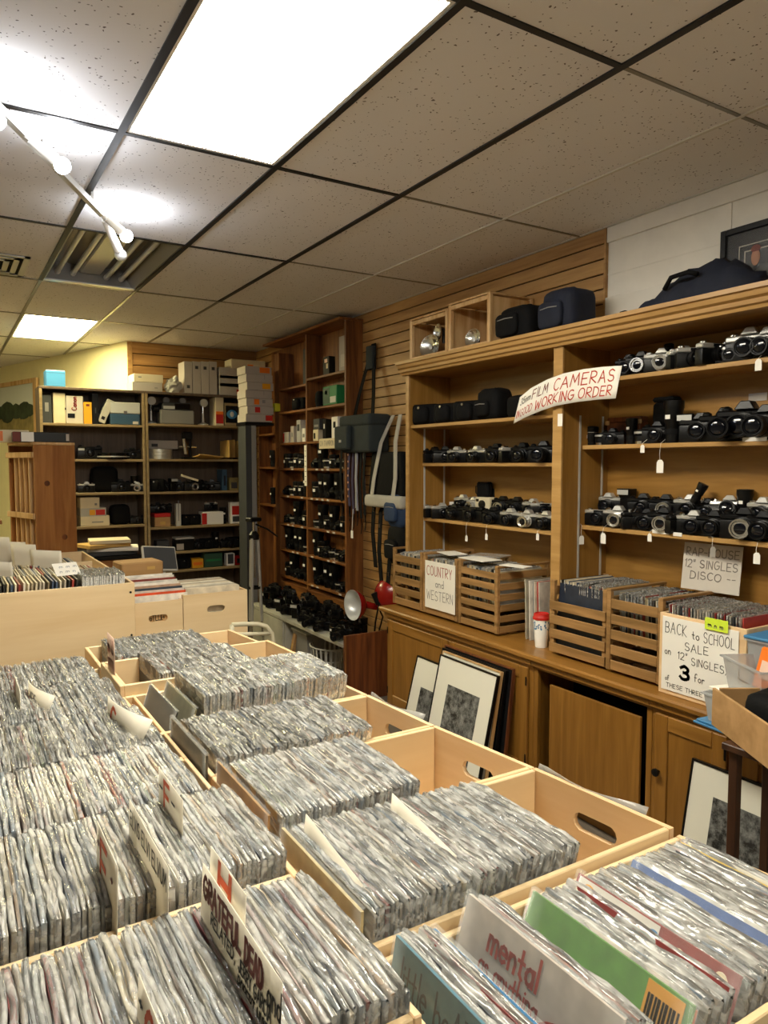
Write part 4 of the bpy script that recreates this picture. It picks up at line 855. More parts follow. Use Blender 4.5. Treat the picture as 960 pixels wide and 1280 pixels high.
# ================================================================== FRAMED PRINTS LEANING ON THE CABINETS
def leaning_print(label, y0, y1, zt, xtop, xbot, border, pic, fmat='black', art='engraving', th=.018, mat='mat_board'):
    t = empty('framed_print', (xbot, (y0+y1)/2, .0), 0, label, 'framed print'); w_ = y1-y0
    d = Vector((xtop-xbot, 0, zt)); h = d.length; t.rotation_euler = (0, math.atan2(d.x, d.z), 0); t.location.z = .022*abs(math.sin(t.rotation_euler[1]))+.002
    f = .008
    for a in ((-w_/2, -w_/2+f, 0, h), (w_/2-f, w_/2, 0, h), (-w_/2+f, w_/2-f, 0, f), (-w_/2+f, w_/2-f, h-f, h)): bx('frame', fmat, t, -.002, th, *a, .001)
    bx('mat_board', mat, t, .002, .006, -w_/2+f, w_/2-f, f, h-f)
    if pic: bx('picture', art, t, .0005, .002, pic[0]-w_/2, pic[1]-w_/2, pic[2]*h, pic[3]*h)
    bx('backing', 'cardboard', t, .006, th-.002, -w_/2+f, w_/2-f, f, h-f)
    return t
# coordinates along y grow away from the camera: image left
leaning_print('dark wooden framed print, rearmost of the leaning stack', 2.70, 3.28, .625, 2.405, 2.33, .08, None, 'redwood', mat='black_soft')
leaning_print('black framed print, second from the back in the leaning stack', 2.73, 3.27, .612, 2.382, 2.29, .08, None, 'black', mat='black_soft')
leaning_print('thin framed print with cream edge, just behind the tree print', 2.74, 3.235, .605, 2.360, 2.25, .08, None, 'fir')
leaning_print('white-matted black and white tree print at the front of the leaning stack', 2.735, 3.225, .59, 2.335, 2.20, .08, (.105, .375, .18, .77), 'black')
leaning_print('small white-matted print left of the tree print', 3.26, 3.55, .50, 2.40, 2.27, .06, (.05, .19, .15, .68), 'black')
leaning_print('white-matted landscape print leaning by the knobbed cabinet, right of the bins', 1.09, 1.685, .53, 2.40, 2.30, .1, (.04, .49, .10, .80), 'black')
# ================================================================== TUBS AND BOX AT THE RIGHT EDGE
t = empty('wooden_stool', (2.13, 1.17, 0), 0, 'dark brown wooden stool under the tray box at right edge', 'stool')
bx('stool_top', 'dark_wood', t, -.11, .13, -.16, .15, .775, .797, .003)
for sx, sy in ((-.08, -.13), (-.08, .12), (.10, -.13), (.10, .12)): bx('leg', 'dark_wood', t, sx-.014, sx+.014, sy-.014, sy+.014, 0, .774, .002)
def tub(label, c, rz, a, b, h, lid=None, mat='clear_plastic', taper=.85, text=None):
    t = empty('plastic_tub', c, rz, label, 'plastic tub'); th = .003; mb = MB()
    lo = [(-a*taper, -b*taper, 0), (a*taper, -b*taper, 0), (a*taper, b*taper, 0), (-a*taper, b*taper, 0)]; hi = [(-a, -b, h), (a, -b, h), (a, b, h), (-a, b, h)]
    mb.add(lo+hi, [(3, 2, 1, 0), (0, 1, 5, 4), (1, 2, 6, 5), (2, 3, 7, 6), (3, 0, 4, 7)]); mb.build('tub_body', mat, t, solid=.002)
    r = MB()
    for e in ((-a-.008, a+.008, -b-.008, -b), (-a-.008, a+.008, b, b+.008), (-a-.008, -a, -b, b), (a, a+.008, -b, b)): r.box(*e, h-.006, h)
    r.build('rim', mat, t)
    if lid: bx('lid', lid, t, -a-.01, a+.01, -b-.01, b+.01, h+.001, h+.012, .003)
    if text:
        mb = MB(); letters(mb, text, .03, .06, .003, lambda u, v: Vector((-a*(taper+(1-taper)*.5)-.004, .02-u, h*.5+v)), .05, 3); mb.build('lettering', 'marker_grey', t)
    return t
tub('clear plastic tub with blue lid and pen lettering on the worktop at right edge', (2.60, 1.395, CT+.001), 0, .17, .105, .30, 'blue', text='S P')
o = empty('tub_lid', (2.335, 1.49, CT+.001), -.1, 'pale blue plastic tub lid sticking out over the worktop edge by the sale sign', 'lid'); bx('lid_plate', 'blue', o, -.085, .085, -.09, .09, 0, .008, .002); bx('lid_rim', 'blue', o, -.078, .078, -.082, .082, .0085, .016, .002)
tub('lower clear plastic tub of papers standing on the blue lid', (2.345, 1.465, CT+.018), -.1, .08, .085, .10, None)
o = bx('paper_stack', 'paper', None, -.09, .09, -.10, .10, 0, .012, .001); o.location = (2.365, 1.44, CT+.12); o.rotation_euler = (0, 0, -.3); tag(o, 'stack of white paper on the lower clear tub', 'paper')
tub('upper clear plastic tub holding an orange box', (2.375, 1.385, CT+.134), -.45, .10, .11, .115, None, text='L')
t = empty('orange_box', (2.385, 1.38, CT+.14), -.4, 'bright orange plastic box standing in the upper clear tub', 'box'); t.rotation_euler = (0, .25, -.4)
bx('box_body', 'orange', t, -.025, .025, -.075, .075, 0, .145, .006); bx('box_label', 'card_pink', t, -.027, -.0252, -.05, .05, .04, .10)
P_ = onz(893, 905, .80); d1 = Vector((-.52, -.855, 0)); d2 = Vector((.855, -.52, 0))
t = empty('tray_box', (P_.x, P_.y, .799), 0, 'open brown wooden tray box with black camera gear at right edge', 'box'); hb = onx(889, 858, P_.x).z-.799
def cb(nm, o, u, w_, h, th, m='cardboard'):
    mb = MB(); mb.M = frame(o, u, (0, 0, 1)); mb.box(0, w_, 0, h, 0, th); mb.build(nm, m, t, .001)
z0_ = max(0.0, hb-.17)
cb('side_board', Vector((0, 0, 0)), d1, .42, hb, .010); cb('side_board', d2*.30, d1, .42, hb, .010)
cb('end_board', d2*.012, d2, .276, hb, .010); cb('end_board', d1*.42+d2*.012, d2, .276, hb, .010); cb('bottom', d2*.012+Vector((0, 0, .002)), d2, .27, .004, .40)
soft_bag('camera_bag', 'black camera bag lying in the brown tray box at right edge', Vector((P_.x, P_.y, .806))+d1*.2+d2*.15, (.2, .25, hb+.03), 'black_soft', (), .05, 8)
# ================================================================== CAMERAS AND LENSES (front faces -x)
def rot_x(p): return Matrix.Translation(p) @ Matrix.Rotation(R(-90), 4, 'Y')
def lens_mesh(mb, x, y, z, segs):
    mb.M = rot_x((x, y, z)); mb.lathe(segs, 16); mb.M = Matrix()
PROTO = {}
def proto_slr(key, top, body='black', lens='black', ring=False, hump=True, L=.045):
    t = empty('film_camera'); PROTO[key] = t
    MB().box(-.017, .017, -.068, .068, 0, .055).build('body', body, t, .006, 2, 2)
    MB().box(-.0165, .0165, -.0675, .0675, .0555, .072).build('top_plate', top, t, .004, 2)
    if hump:
        MB().hull8([(-.024, -.024, .0725), (.016, -.024, .0725), (.016, .024, .0725), (-.024, .024, .0725)], [(-.02, -.011, .093), (.008, -.014, .093), (.008, .014, .093), (-.02, .011, .093)]).build('prism_housing', top, t, .002)
    else:
        MB().box(-.0175, -.015, -.03, .02, .060, .070).build('viewfinder_window', 'glass_dark', t)
    ln = MB(); lens_mesh(ln, -.016, 0, .034, [(.030, 0), (.031, .008), (.028, .009), (.0285, L*.6), (.026, L*.62), (.0275, L), (.024, L), (.022, L-.004), (.0, L-.006)])
    l = ln.build('lens', lens, t, smooth=2)
    g = MB(); lens_mesh(g, -.016-L+.0045, 0, .034, [(.0215, 0), (.016, .003), (.0, .004)]); g.build('front_glass', 'glass_dark', l, smooth=True)
    if ring: r = MB(); lens_mesh(r, -.016-L, 0, .034, [(.024, -.002), (.0285, -.002), (.0285, .004), (.024, .004), (.024, -.002)]); r.build('filter_ring', 'chrome', l, smooth=2)
    m_ = 'chrome' if top == 'silver' else 'black'
    d = MB(); d.M = Matrix.Translation((0, -.05, .0725)); d.lathe([(.011, 0), (.011, .007), (.008, .008)], 12); d.build('shutter_dial', m_, t, smooth=2)
    d = MB(); d.M = Matrix.Translation((0, .048, .0725)); d.lathe([(.012, 0), (.012, .005), (.005, .010)], 12); d.build('rewind_knob', m_, t, smooth=2)
    return t
proto_slr('slr_s', 'silver', ring=False); proto_slr('slr_sr', 'silver', lens='silver', ring=True); proto_slr('slr_b', 'black'); proto_slr('slr_br', 'black', ring=True); proto_slr('rf_s', 'silver', hump=False, L=.028); proto_slr('rf_b', 'black', hump=False, L=.03); proto_slr('slr_zoom', 'black', L=.095)
t = empty('cased_camera'); PROTO['case'] = t
MB().box(-.035, .035, -.078, .078, 0, .095).build('leather_case', 'black_soft', t, .022, True, 3)
MB().blob((-.035, 0, .045), (.03, .042, .042), 14, 8, 0, 1, .6).build('lens_bulge', 'black_soft', t, smooth=True); MB().band([(0, -.08, .05), (.0, -.095, .03), (.01, -.10, .004)], (.016, 0, 0), .003).build('strap', 'black', t); MB().cyl((-.067, 0, .075), (-.062, 0, .075), .006, n=8).build('snap', 'chrome', t)
t = empty('camera_lens'); PROTO['lens'] = t
MB().lathe([(.030, 0), (.031, .012), (.029, .013), (.033, .03), (.033, .055), (.031, .057), (.034, .062), (.034, .085), (.031, .087)], 18).build('barrel', 'black', t, smooth=2); MB().lathe([(.0335, .057), (.0345, .057), (.0345, .061), (.0335, .061)], 18, False).build('scale_ring', 'chrome', t, smooth=2); MB().lathe([(.029, .0875), (.02, .089), (0, .089)], 18).build('front_glass', 'glass_dark', t, smooth=True); bx('price_dot', 'white', t, -.0355, -.034, -.008, .008, .032, .048)
t = empty('camera_lens'); PROTO['lens_c'] = t
MB().lathe([(.030, 0), (.030, .010), (.033, .011), (.033, .03), (.029, .032), (.033, .036), (.033, .052), (.03, .053)], 18).build('barrel', 'black', t, smooth=2); MB().lathe([(.0305, .0), (.0312, .0), (.0312, .010), (.0305, .010)], 18, False).build('mount_ring', 'chrome', t, smooth=2); MB().lathe([(.0335, .038), (.0342, .038), (.0342, .046), (.0335, .046)], 18, False).build('grip_ring', 'silver', t, smooth=2); MB().lathe([(.028, .0535), (.02, .055), (0, .055)], 18).build('front_glass', 'glass_dark', t, smooth=True)
t = empty('camera_lens'); PROTO['lens_t'] = t
MB().lathe([(.027, 0), (.029, .02), (.029, .07), (.032, .075), (.032, .11), (.036, .125), (.036, .15), (.033, .151)], 18).build('barrel', 'black', t, smooth=2); MB().lathe([(.0295, .03), (.0300, .03), (.0300, .05), (.0295, .05)], 18, False).build('rubber_grip', 'black_soft', t, smooth=2); bx('price_dot', 'white', t, -.0335, -.032, -.01, .010, .085, .10)
t = empty('flash_unit'); PROTO['flash'] = t
MB().box(-.02, .02, -.03, .03, 0, .07).build('flash_body', 'black', t, .004, 2); MB().hull8([(-.02, -.03, .071), (.02, -.03, .071), (.02, .03, .071), (-.02, .03, .071)], [(-.035, -.036, .115), (.02, -.036, .115), (.02, .036, .115), (-.035, .036, .115)]).build('flash_head', 'black', t, .002); bx('flash_window', 'enamel', t, -.036, -.0335, -.03, .03, .088, .11)
t = empty('instant_camera'); PROTO['instant'] = t
MB().box(-.03, .03, -.06, .06, 0, .085).build('body', 'cream', t, .008, 2, 2); lb = MB(); lens_mesh(lb, -.031, .0, .045, [(.024, 0), (.024, .008), (.018, .010)]); lb.build('lens', 'black', t, smooth=2); bx('window', 'glass_dark', t, -.032, -.03, .03, .05, .06, .075)
KIND = {'slr_s': 'silver-topped film SLR', 'slr_sr': 'film SLR with silver lens ring', 'slr_b': 'all-black film SLR', 'slr_br': 'black film SLR with chrome filter ring', 'rf_s': 'silver rangefinder camera', 'rf_b': 'black rangefinder camera', 'slr_zoom': 'black SLR with long zoom', 'case': 'camera in black leather case', 'lens': 'black camera lens with white dot', 'lens_c': 'short lens with chrome ring', 'lens_t': 'tall black zoom lens', 'flash': 'black flash unit', 'instant': 'cream instant camera'}
CATS = {'case': 'camera', 'lens': 'lens', 'lens_c': 'lens', 'lens_t': 'lens', 'flash': 'flash'}
def place(kind, x, y, z, yaw=0, sc=1.0, label='', group=None, tilt=(0, 0)):
    o = copy_tree(PROTO[kind]); o.location = (x, y, z); o.rotation_euler = (tilt[0], tilt[1], yaw); o.scale = (sc,)*3
    tag(o, label, CATS.get(kind, 'camera'), group); return o
def shelf_row(items, X, z, where, group):
    for k, it in enumerate(items):
        px_, kind = it[0], it[1]; yaw = it[2] if len(it) > 2 else 0; sc = (it[3] if len(it) > 3 else 1)*1.08; tilt = it[4] if len(it) > 4 else (0, 0); dz = it[5] if len(it) > 5 else 0
        y = onx(px_, 600, X).y
        place(kind, X, y, z+.001+dz, yaw, sc, '%s, %s from left %s' % (KIND[kind], ORD[min(k, 20)], where), group, tilt)
E1 = R(80)
X, z = SH['La']; shelf_row([(533, 'case', .35, 1.3), (561, 'case', .2, 1.2), (587, 'case', .3, 1.2)], X+.085, z, 'on the left bay top shelf', 'cased cameras on the left bay top shelf')
soft_bag('camera_bag', 'tall black camera bag with lid on the left bay top shelf', (X+.14, onx(618, 500, X+.14).y, z), (.14, .19, .185), 'black_soft', [(.02, .07, .12, .09, .02)], .05, 5)
soft_bag('camera_bag', 'flat black pouch behind the film cameras sign on the top shelf', (X+.15, onx(652, 500, X+.15).y, z), (.12, .14, .13), 'black_soft', (), .04, 6)
X, z = SH['Lb']; shelf_row([(532, 'rf_b', E1, 1), (543, 'slr_b', E1, 1.05), (556, 'slr_b', R(60), 1.05), (572, 'slr_s', .3, 1), (597, 'slr_s', .1, 1), (622, 'slr_b', .2, 1.1), (640, 'rf_s', E1, 1.1), (655, 'slr_b', .2, 1.1), (680, 'slr_zoom', .5, 1.15)], X+.065, z, 'on the left bay middle shelf', 'cameras on the left bay middle shelf')
X, z = SH['Lc']; W1 = 'in left bay lowest front row'; W2 = 'in left bay raised back row'
shelf_row([(534, 'slr_b', E1, 1), (543, 'rf_s', E1, 1), (553, 'slr_s', R(70), 1), (570, 'slr_b', .2, 1), (593, 'rf_b', .1, 1.15), (618, 'slr_b', .3, 1), (640, 'slr_s', .2, 1), (662, 'slr_sr', .2, 1), (685, 'slr_s', .1, 1)], X+.055, z, W1, 'front row on the left bay lowest shelf')
ya, yb_ = onx(556, 600, X+.15).y, onx(690, 600, X+.15).y
t = bx('display_riser', 'white', None, X+.115, X+.20, max(yb_, YU1+.004), ya, z, z+.055, .002); tag(t, 'white riser under the raised back row in the left bay', 'riser')
shelf_row([(580, 'slr_s', .2, 1), (594, 'slr_sr', .1, .9), (608, 'instant', .1, 1.0), (630, 'slr_br', .3, 1.05), (648, 'slr_b', .2, 1.05), (668, 'slr_s', .2, 1), (680, 'rf_s', R(50), 1)], X+.157, z+.055, W2, 'raised back row on the left bay lowest shelf')
p = onx(567, 628, X+.15); t = bx('white_cube_box', 'white', None, X+.13, X+.175, p.y-.022, p.y+.022, z+.056, z+.105, .002); tag(t, 'small white cube box at the left end of the raised row', 'box')
p = onx(607, 612, X+.19); t = empty('bellows_camera', (X+.185, p.y, z+.15-.15), 0, 'tall black viewfinder hood standing behind the cream instant camera', 'camera'); bx('case_body', 'black', t, .02, .03, -.06, .06, 0, .2, .003); bx('hood', 'black_soft', t, -.028, .02, -.055, .055, .145, .24, .01); MB().tube([(0, .056, .15), (0, .09, .17), (0, .09, .21), (0, .056, .22)], .004).build('handle', 'black', t)
X, z = SH['Ra']; shelf_row([(785, 'slr_b', .2, 1), (800, 'slr_br', .3, 1.05), (824, 'slr_sr', .5, 1.05), (842, 'lens_c', 0, 1), (850, 'slr_s', R(70), 1), (864, 'rf_s', R(55), 1.1), (888, 'rf_s', E1, 1.15), (911, 'rf_s', .2, .9), (934, 'slr_s', .2, 1.3), (957, 'slr_s', 0, 1.2)], X+.065, z, 'on the right bay top shelf', 'cameras on the right bay top shelf')
p = onx(836, 440, X+.07); place('slr_s', X+.07, p.y-.0, z+.06, .6, .8, 'silver film camera lying tipped back on top of the right bay row', 'cameras on the right bay top shelf', (0, R(55)))
X, z = SH['Rb']; shelf_row([(738, 'lens', 0, 1), (752, 'lens_c', 0, 1), (766, 'slr_b', .3, .8), (788, 'lens_t', 0, .75), (803, 'lens_c', 0, 1.15), (822, 'slr_b', .3, 1), (840, 'lens_t', 0, 1.15), (858, 'flash', .2, 1), (876, 'slr_b', .3, 1.25), (905, 'slr_zoom', .4, 1.4), (932, 'slr_b', .2, 1.6), (958, 'slr_zoom', .2, 1.4)], X+.07, z, 'on the right bay middle shelf', 'cameras and lenses on the right bay middle shelf')
p = onx(786, 520, X+.15); t = empty('hinged_box', (X+.14, p.y, z), 0, 'dark wooden box with brass corners behind the lenses on the right bay middle shelf', 'box'); bx('box_body', 'redwood', t, -.03, .03, -.10, .10, 0, .11, .003); bx('lid', 'redwood', t, -.03, .03, -.10, .10, .112, .135, .003); [bx('brass_corner', 'fir', t, -.033, -.028, s_*.096-.012, s_*.096+.012, .10, .12) for s_ in (-1, 1)]
p = onx(835, 510, X+.15); t = empty('dark_case', (X+.14, p.y, z), 0, 'upright black leather case behind the tall lens in the right bay', 'case'); bx('case_body', 'black_soft', t, -.035, .035, -.055, .055, 0, .19, .012); bx('case_lid', 'black_soft', t, -.037, .037, -.057, .057, .192, .215, .01)
X, z = SH['Rc']; W1 = 'in right bay lowest front row'; W2 = 'in right bay raised back row'
shelf_row([(750, 'rf_s', .25, 1), (775, 'slr_sr', .3, 1.05), (797, 'slr_b', R(60), 1), (812, 'slr_b', .3, 1.0), (833, 'slr_br', .3, 1.1), (852, 'slr_b', E1, 1), (870, 'slr_s', .35, 1.05), (897, 'slr_b', .2, 1.1), (934, 'slr_br', .3, 1.3), (960, 'slr_b', .1, 1.2)], X+.055, z, W1, 'front row on the right bay lowest shelf')
ya, yb_ = onx(748, 600, X+.15).y, onx(975, 600, X+.15).y
t = bx('display_riser', 'white', None, X+.112, X+.18, yb_, min(ya, YU0-.02), z, z+.06, .002); tag(t, 'white riser under the raised back row in the right bay', 'riser')
shelf_row([(763, 'slr_s', .2, 1), (785, 'flash', .0, 1), (806, 'slr_b', .4, 1.05), (834, 'slr_br', .4, 1.05), (866, 'slr_s', .2, 1.1), (888, 'slr_b', .2, .95), (912, 'slr_s', .4, 1.1, (0, R(20))), (932, 'lens_t', 0, .85), (958, 'slr_s', 0, 1.1)], X+.147, z+.06, W2, 'raised back row on the right bay lowest shelf')
p = onx(868, 610, X+.10); place('lens_t', X+.095, p.y, z+.135, 0, .62, 'black zoom lens pointing up and leaning right above the raised row', None, (R(25), R(10)))
# price tags on strings
def price_tag(px_, py_, X, length, label, yaw=0, s=1.0):
    p = onx(px_, py_, X-.012); t = empty('price_tag', p, yaw, label, 'price tag', 'white price tags hanging from the camera shelves')
    mb = MB(); w_, h = .011*s, .036*s; mb.M = Matrix(((0, 0, 1, 0), (1, 0, 0, 0), (0, 1, 0, 0), (0, 0, 0, 1)))
    mb.prism([(-w_, -h/2), (w_, -h/2), (w_, h*.3), (w_*.5, h/2), (-w_*.5, h/2), (-w_, h*.3)], -.0006, .0006); mb.build('tag_card', 'white', t)
    MB().tube([(0, 0, h*.36), (.0, .004, length*.5), (.002, 0, length-.004), (.03, 0, length+.012)], .0009, 4).build('string', 'paper', t)
XL, zL = SH['Lc']; XR3, zR3 = SH['Rc']; XR2, zR2 = SH['Rb']; XR1, zR1 = SH['Ra']
def tg(px_, py_, X, zs, label, s=1.0, yaw=0): p = onx(px_, py_, X-.012); price_tag(px_, py_, X, max(.03, zs-p.z+.004), label, yaw, s)
tg(583, 673, XL, zL, 'leftmost white price tag below the left bay'); tg(608, 671, XL, zL, 'middle white price tag below the left bay'); tg(672, 671, XL, zL, 'right white price tag below the left bay near the upright')
tg(803, 561, XR2, zR2, 'small white price tag under the right bay middle shelf'); tg(825, 583, XR2, zR2, 'large white price tag under the right bay middle shelf', 1.6); tg(948, 456, XR1, zR1, 'white price tag under the right bay top shelf', 1.2)
tg(727, 675, XR3, zR3, 'edge-on price tag beside the upright below the right bay', 1.2, 1.3); tg(754, 673, XR3, zR3, 'wide white price tag at the left end below the right bay', 1.4); tg(812, 672, XR3, zR3, 'white price tag below the right bay left of the RAP-HOUSE sign', 1.0); tg(891, 690, XR3, zR3, 'edge-on price tag hanging over the RAP-HOUSE sign', 1.2, 1.3); tg(946, 698, XR3, zR3, 'white price tag right of the RAP-HOUSE sign', 1.25)
for (px_, py_, X, w_, l) in ((826, 665, XR3, .045, 'long white shelf label on the right bay lowest shelf edge'), (847, 668, XR3, .022, 'short white shelf label on the right bay lowest shelf edge'), (943, 549, XR2, .05, 'white shelf label on the right bay middle shelf edge')):
    p = onx(px_, py_, X-.002); o = bx('shelf_label', 'white', None, -.0005, .001, -w_, w_, -.008, .008); o.location = (X-.0025, p.y, p.z); tag(o, l, 'label')
p = onx(950, 496, 2.908); o = bx('price_note', 'grey_box', None, -.001, .001, -.03, .05, -.016, .016); o.location = (2.909, p.y, p.z); tag(o, 'small grey note stuck inside the right bay above the middle row', 'note')
# ================================================================== TALL PINE SHELF ON THE SLATTED WALL
TX = 2.773; TB = XW-.02
t = empty('tall_lens_shelf', (2.85, 5.8, 0), 0, 'tall narrow pine shelf of lenses and cameras on the slatted wall', 'shelf')
def tb(n, m, y0, y1, z0, z1, x0=TX, x1=TB): return bx(n, m, t, x0-2.85, x1-2.85, y0-5.8, y1-5.8, z0, z1, .002)
SZ = [onx(432, y, TX).z for y in (462, 503, 549, 586, 626, 667, 705, 744)]
Ya, Yb, Yc, Yd = 5.125, 5.86, 6.46, 7.0
tb('side_board', 'pine', Ya, Ya+.025, .40, 2.79); tb('divider', 'pine', Yb-.012, Yb+.012, .40, 2.78); tb('side_board', 'pine', Yc, Yc+.11, .30, 2.70); tb('side_board', 'pine', Yd-.02, Yd, .3, 2.2)
tb('top_board', 'pine_y', Ya-.01, Yc+.25, 2.785, 2.805, TX-.06); tb('back_board', 'pine', Ya+.025, Yd-.02, .40, 2.78, TB-.012, TB-.002); tb('plinth', 'pine_y', Ya+.025, Yc, .40, .53)
for k, z in enumerate(SZ):
    tb('shelf', 'pine_y', Ya+.025, Yb-.012, z-.02, z); tb('shelf', 'pine_y', Yb+.012, Yc, z-.02, z) if k != 0 else tb('shelf', 'pine_y', Yb+.012, Yc, z-.06, z-.04)
for z in (1.25, 1.62, 1.95): tb('shelf', 'pine_y', Yc+.11, Yd-.02, z-.02, z)
rnd = random.Random(5); cols = ((Ya+.06, Yb-.05, 'right'), (Yb+.05, Yc-.04, 'left'))
names8 = ['', '', '', 'fourth', 'fifth', 'sixth', 'seventh', 'bottom']
for si in range(3, 8):
    for (y0, y1, side) in cols:
        n = 6 if side == 'right' else 5
        for k in range(n):
            f = (k+.5)/n; y = y1+(y0-y1)*f; kd = rnd.choice(['lens', 'lens', 'lens_t', 'lens_c', 'slr_b', 'slr_b', 'lens_t']); sc = rnd.uniform(.95, 1.2)
            place(kd, TX+.06, y, SZ[si]+.001, rnd.uniform(0, .5), sc*(.95 if kd.startswith('slr') else 1.35), '%s, %s from left on %s pine shelf, %s column' % (KIND[kd], ORD[k], names8[si], side), 'lenses on the tall pine shelf')
            if rnd.random() < .4: o = bx('shelf_label', 'paper_grey', None, -.0005, .001, -.022, .022, -.007, .007); o.location = (TX-.0015, y, SZ[si]-.01); tag(o, 'white edge label at place %s on %s pine shelf, %s column' % (ORD[k], names8[si], side), 'label', 'labels on the pine shelf edges')
for k, z in enumerate((1.25, 1.62)): place('lens_t', TX+.06, 6.75, z+.001, 0, 1.1, 'tall lens on the %s shelf of the far narrow pine column' % ('lower', 'upper')[k], 'lenses on the far narrow column')
def carton(name, label, c, s, mat, rz=0, stickers=(), lid=None, group=None, cat='box', tilt=(0, 0)):
    """box with its base centre at c, sides s; stickers (face, u, v, w, h, mat)"""
    t = empty(name, c, rz, label, cat, group); t.rotation_euler = (tilt[0], tilt[1], rz); sx, sy, sz = s
    zc = sz*(1-(lid[1] if lid else 0)); bx('box_body', mat, t, -sx/2, sx/2, -sy/2, sy/2, 0, zc-.001*(1 if lid else 0), min(s)*.04)
    if lid: bx('lid', lid[0], t, -sx/2-.001, sx/2+.001, -sy/2-.001, sy/2+.001, zc, sz, min(s)*.03)
    for (fc, u, v, w_, h, m) in stickers:
        if fc == 'f': bx('label_print', m, t, u-w_/2, u+w_/2, -sy/2-.0016, -sy/2-.0002, v, v+h)     # faces -y
        else: bx('label_print', m, t, -sx/2-.0016, -sx/2-.0002, u-w_/2, u+w_/2, v, v+h)             # faces -x
    return t
Y5 = lambda px_: onx(px_, 500, TX+.06).y
carton('document_box', 'tall white panel box on the top right pine shelf', (TX+.11, Y5(427), SZ[0]+.001), (.06, .16, .30), 'grey_box', 0, [('s', 0, .05, .1, .1, 'paper_grey')])
carton('film_box', 'small black box with colour print on the top right pine shelf', (TX+.05, Y5(413), SZ[0]+.001), (.06, .11, .15), 'black', 0, [('s', .0, .10, .05, .03, 'card_pink'), ('s', -.02, .05, .03, .04, 'cream')])
carton('dark_binder', 'dark green binder leaning in the top left pine shelf', (TX+.09, 5.95, SZ[0]-.038), (.09, .14, .32), 'grey_dark', 0, [('s', 0, .2, .05, .05, 'black')])
carton('green_box', 'green and white film box on the second right pine shelf', (TX+.05, Y5(420), SZ[1]+.001), (.10, .25, .155), 'green', 0, [('s', .06, .01, .12, .13, 'green_dark'), ('s', .06, .09, .04, .03, 'paper'), ('s', -.06, .015, .1, .05, 'enamel')])
MBc = empty('lens_hood', (TX+.07, Y5(400)+.02, SZ[1]+.001), 0, 'black funnel-shaped hood beside the green box on the pine shelf', 'lens hood'); MB().lathe([(.03, 0), (.045, .05), (.04, .12), (.025, .14)], 14, True).build('hood_shell', 'black_soft', MBc, smooth=2); MB().lathe([(.031, .0), (.033, .0), (.033, .008), (.031, .008)], 14, False).build('hood_ring', 'black', MBc)
place('case', TX+.06, 6.1, SZ[1]+.001, .2, 1.2, 'black cased camera on the second left pine shelf', None)
carton('yellow_box', 'small bright yellow box at the left end of the pine shelf', (TX-.02, 6.52, SZ[1]-.02+.03), (.08, .13, .075), 'yellow_lime', .2, [('s', 0, .02, .06, .03, 'yellow')])
for k, (px_, w_, h, m, l, st_) in enumerate(((400, .10, .10, 'cream', 'cream film box on the third right pine shelf', ('s', .02, .02, .03, .05, 'black')), (401, .12, .09, 'grey_dark', 'dark grey box stacked on the cream film box', ('s', 0, .02, .08, .02, 'grey')), (411, .06, .18, 'black', 'narrow black box standing on the third right pine shelf', ('s', 0, .1, .02, .04, 'white')), (424, .11, .19, 'white', 'white printed box at the right end of the third pine shelf', ('s', .0, .1, .04, .05, 'black')))):
    carton('film_box', l, (TX+.06, Y5(px_), SZ[2]+.001+(.101 if k == 1 else 0)), (.09, w_, h), m, 0, [st_])
for k, (y, w_, h, m, l, st_) in enumerate(((6.34, .12, .10, 'paper_grey', 'grey and red box on the third left pine shelf', ('s', .05, 0.01, .03, .08, 'red')), (6.2, .07, .15, 'grey_box', 'plain grey carton on the third left pine shelf', ('s', 0, .05, .03, .04, 'grey')), (6.06, .08, .2, 'enamel', 'tall pale box with dark print on the third left pine shelf', ('s', 0, .1, .05, .06, 'grey_dark')), (5.95, .07, .12, 'white', 'small white box by the divider on the third left pine shelf', ('s', 0, .04, .04, .03, 'grey')))):
    carton('film_box', l, (TX+.06, y, SZ[2]+.001), (.09, w_, h), m, 0, [st_])
p = onx(408, 554, TX-.006); sign('lens_sign', 'small cream paper sign with faint pencil lettering on the pine shelf', (TX-.005, p.y+.14, p.z-.045), (0, -1, 0), (0, 0, 1), .29, .085, [('CA TAMRON', .02, .025, .04, .25, .004, 'marker_grey')], 'cream', .001)
p = onx(382, 582, TX-.006); s_ = sign('lens_list', 'long narrow paper strip hanging on the pine shelf divider', (TX-.005, p.y+.03, p.z-.18), (0, -1, 0), (0, 0, 1), .05, .36, [('-', .015, .03+.045*k, .02, .02, .006, 'marker_grey') for k in range(7)], 'paper', .001)
